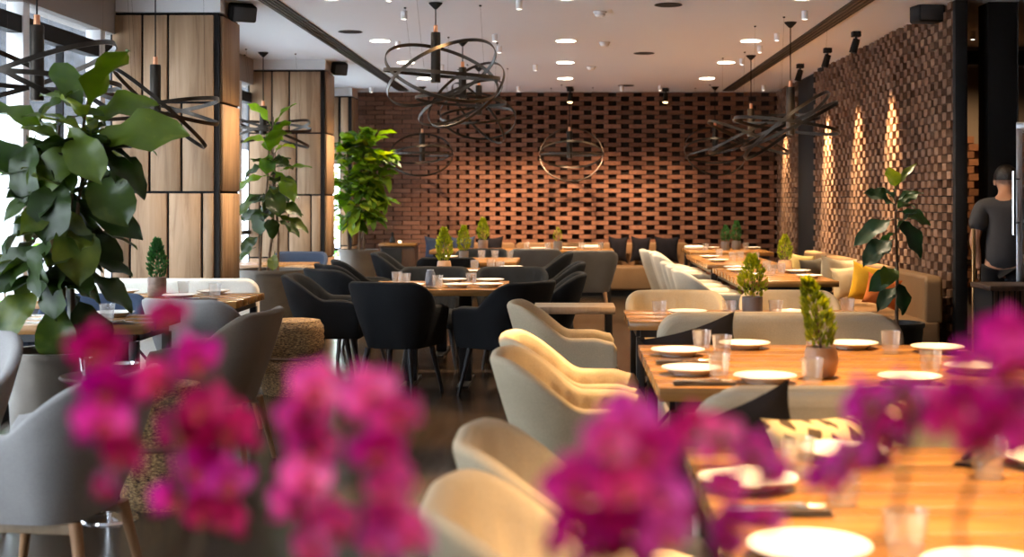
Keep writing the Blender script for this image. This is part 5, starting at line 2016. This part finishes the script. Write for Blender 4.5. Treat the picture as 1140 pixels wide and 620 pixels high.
def person():
    t = thing('person', 'person in a charcoal t-shirt standing at the bar counter, one bare forearm lowered', 'person', (3.30, 10.14, 0), math.radians(68))
    V, E, Rr = [], [], []

    def v(x, y, z, r, p=None):
        V.append((x, y, z))
        Rr.append(r)
        if p is not None:
            E.append((p, len(V) - 1))
        return len(V) - 1
    # faces +x, the camera sees the right side (-y)
    pel = v(0, 0, .90, (.09, .07))
    wai = v(.01, 0, 1.04, (.09, .07), pel)
    che = v(.02, 0, 1.20, (.105, .08), wai)
    upc = v(.03, 0, 1.30, (.09, .07), che)
    nek = v(.075, 0, 1.39, .046, upc)
    hd0 = v(.13, 0, 1.435, .055, nek)
    hd1 = v(.165, 0, 1.485, (.085, .07), hd0)
    hd2 = v(.175, 0, 1.55, (.088, .072), hd1)
    v(.18, 0, 1.60, .05, hd2)
    hands = []
    for sy in (-1, 1):
        sh = v(.02, sy * .155, 1.315, .058, upc)
        el = v(-.035, sy * .215, 1.05, .042, sh)
        fo = v(.0, sy * .20, .95, .036, el)
        wr = v(-.0, sy * .19, .865, .025, fo)
        pa = v(-.0, sy * .185, .83, (.036, .018), wr)
        hands.append((pa, sy))
        hip = v(0, sy * .085, .84, .088, pel)
        kn = v(.02, sy * .095, .47, .058, hip)
        an = v(-.01, sy * .10, .09, .038, kn)
        he = v(.02, sy * .10, .045, .04, an)
        v(.15, sy * .11, .03, .028, he)
    body = skin_obj('body', V, E, Rr, 'skin', t, 0, 2)
    # fingers, each its own tapered chain rooted in the palm
    for pa, sy in hands:
        p = Vector(V[pa])
        for k in range(5):
            off = (-.026 + .016 * k) if k < 4 else .03
            L = (.062, .074, .078, .068, .055)[k]
            dr = Vector((.35, 0, -1)).normalized()
            sd = Vector((1, 0, .35)).normalized()
            b = p + sd * off + dr * (.02 if k < 4 else -.01)
            if k == 4:
                dr = (dr + sd * .8).normalized()
            c = Vector((0, sy * -.25, 0))
            pts = [b, b + dr * L * .5, b + dr * L * .8 + c * L * .3, b + dr * L + c * L * .75]
            obj('finger', MB().tube(pts, [.0095, .009, .008, .006], 10), 'skin', body)
    # face
    hc = Vector((.175, 0, 1.50))
    obj('nose', MB().tube([hc + Vector((.075, 0, .035)), hc + Vector((.098, 0, .0)), hc + Vector((.085, 0, -.015))], [.008, .014, .008], 10), 'skin', body)
    for sy in (-1, 1):
        obj('ear', MB().lathe([(0, -.03), (.012, -.025), (.016, 0), (.012, .028), (0, .032)], 12, hc + Vector((-.005, sy * .078, -.005))), 'skin', body)
        obj('eye', MB().lathe([(0, -.009), (.008, -.005), (.009, 0), (.008, .005), (0, .009)], 12, hc + Vector((.072, sy * .03, .03))), 'black', body)
    obj('mouth', MB().tube([hc + Vector((.078, -.022, -.042)), hc + Vector((.086, 0, -.042)), hc + Vector((.078, .022, -.042))], [.004, .007, .004], 8), 'lip', body)
    # hair cap
    hb = MB()

    def hf(a, b):
        th_, ph = a * 2 * PI, b * PI * .58
        rr = Vector((math.sin(ph) * math.cos(th_) * .105, math.sin(ph) * math.sin(th_) * .09, math.cos(ph) * .098))
        if rr.x > .055:
            rr.z = max(rr.z, .045)
        return hc + Vector((-.012, 0, .032)) + rr
    hb.grid(hf, 28, 12, closed_u=True)
    obj('hair', hb, 'hair', t)
    # shirt: torso and both short sleeves, a little larger than the body
    V2, E2, R2 = [], [], []

    def w(x, y, z, r, p=None):
        V2.append((x, y, z))
        R2.append(r)
        if p is not None:
            E2.append((p, len(V2) - 1))
        return len(V2) - 1
    a = w(0, 0, .78, (.165, .135))
    b = w(.01, 0, 1.03, (.152, .125), a)
    c = w(.02, 0, 1.20, (.17, .13), b)
    d = w(.03, 0, 1.30, (.145, .11), c)
    w(.06, 0, 1.365, (.085, .075), d)
    for sy in (-1, 1):
        m_ = w(.025, sy * .085, 1.31, .10, d)
        s_ = w(.02, sy * .16, 1.30, .09, m_)
        w(-.018, sy * .20, 1.11, .078, s_)
    skin_obj('tshirt', V2, E2, R2, 'shirt', t, 0, 2)
    V3, E3, R3 = [(0, 0, .95)], [], [(.15, .12)]
    for sy in (-1, 1):
        n0 = len(V3)
        V3 += [(0, sy * .085, .82), (.02, sy * .095, .47), (-.005, sy * .10, .1)]
        R3 += [.10, .074, .06]
        E3 += [(0, n0), (n0, n0 + 1), (n0 + 1, n0 + 2)]
    skin_obj('trousers', V3, E3, R3, 'trousers', t, 0, 2)
    for sy in (-1, 1):
        obj('shoe', MB().bb(-.07, .2, sy * .105 - .05, sy * .105 + .05, 0, .075), 'black', t, smooth=0, bevel=.03, seg=3)
    return t


person()

# ------------------------------------------------------------------ light
w = bpy.data.worlds.new('overcast_sky')
SC.world = w
w.use_nodes = True
bg = w.node_tree.nodes['Background']
bg.inputs[0].default_value = (.84, .92, 1.0, 1)
bg.inputs[1].default_value = 4.5


def spot(name, loc, target, power, deg, col, blend=.6, rad=.04):
    l = bpy.data.lights.new(name, 'SPOT')
    l.energy = power
    l.color = col
    l.spot_size = math.radians(deg)
    l.spot_blend = blend
    l.shadow_soft_size = rad
    o = bpy.data.objects.new(name, l)
    COL.objects.link(o)
    o.location = loc
    d = Vector(target) - Vector(loc)
    o.rotation_euler = d.to_track_quat('-Z', 'Y').to_euler()
    return o


WARM = (1.0, .76, .50)
AMB = (1.0, .60, .27)
for x, y in LIGHTS:
    spot('downlight_lamp', (x, y, CEIL - .02), (x, y, 0), 130, 120, WARM, .7, .06)
# narrow spots over the wall tables and the aisle tables
for x, y, p, dg in ((.95, 2.75, 330, 52), (.95, 5.2, 330, 50), (1.0, 7.4, 190, 46), (1.75, 11.4, 200, 46), (1.75, 14.2, 200, 46),
                    (-.95, 10.0, 60, 40), (-.9, 12.0, 80, 40), (-.95, 14.2, 90, 40), (-.4, 17.0, 120, 44), (1.95, 16.8, 110, 40)):
    spot('table_lamp_beam', (x, y, CEIL - .03), (x, y, 0), p * 1.35, dg + 14, AMB, .8, .035)
# wall washers on the brick
for y, p in ((12.35, 620), (13.75, 430), (15.35, 700), (18.3, 330)):
    spot('wall_washer', (2.68, y, 2.74), (3.02, y, 1.45), p * 1.3, 44, (1, .69, .36), 1.0, .015)
for x, p in ((-1.45, 150), (-.42, 270), (1.36, 170), (-.95, 110), (.55, 280), (2.6, 50)):
    spot('back_wall_beam', (x, 17.6, 2.8), (x - .05, 19.35, .95), p * .88, 50, (1.0, .62, .36), .9, .03)
for x, y, p in ((-2.05, 10.75, 60), (-2.05, 15.2, 60)):
    spot('column_beam', (x, y, CEIL - .03), (-2.68, y - .1, 1.0), p, 50, AMB, .8, .03)
for x, y, p in ((-.42, 6.0, 800), (-.9, 8.0, 240)):
    spot('aisle_beam', (x, y, CEIL - .03), (x, y, 0), p, 34, AMB, .9, .03)  # unseen beams added to imitate a golden sheen on the floor
# unseen fill lamps added below the ceiling to brighten the orchids
for x, y, p in ((-.6, .35, 16), (-.15, .2, 26), (.3, .3, 44), (.9, .6, 34)):
    spot('orchid_fill', (x, y, CEIL - .03), (x * .8, 1.3, .9), p, 80, (1, .86, .74), .6, .05)
spot('bar_lamp', (X(1083, 12.4), 12.4, 2.78), (3.8, 12.7, .5), 70, 140, AMB, .6, .03)
spot('bar_lamp', (3.1, 9.2, CEIL - .05), (3.15, 9.9, .9), 14, 60, AMB, .6, .03)

# ------------------------------------------------------------------ camera
cam = bpy.data.cameras.new('camera')
co = bpy.data.objects.new('camera', cam)
COL.objects.link(co)
co.location = (0, 0, CAMZ)
co.rotation_euler = (PI / 2, 0, 0)
cam.sensor_width = 36
cam.lens = F / 1140 * 36
cam.shift_x = -(VX - 570) / 1140
cam.shift_y = -(310 - VY) / 1140
cam.clip_start = .02
cam.dof.use_dof = True
cam.dof.focus_distance = 8.6
cam.dof.aperture_fstop = 2.7
cam.dof.aperture_blades = 0
SC.camera = co

SC.cycles.max_bounces = 8
SC.cycles.diffuse_bounces = 4
SC.cycles.glossy_bounces = 4
SC.cycles.transmission_bounces = 6
SC.cycles.transparent_max_bounces = 16
SC.cycles.caustics_reflective = False
SC.cycles.caustics_refractive = False
SC.cycles.sample_clamp_indirect = 6.0
SC.cycles.use_denoising = True
vs = SC.view_settings
vs.view_transform = 'Standard'
vs.look = 'None'
vs.gamma = 1.0
vs.use_curve_mapping = False
vs.exposure = 1.15
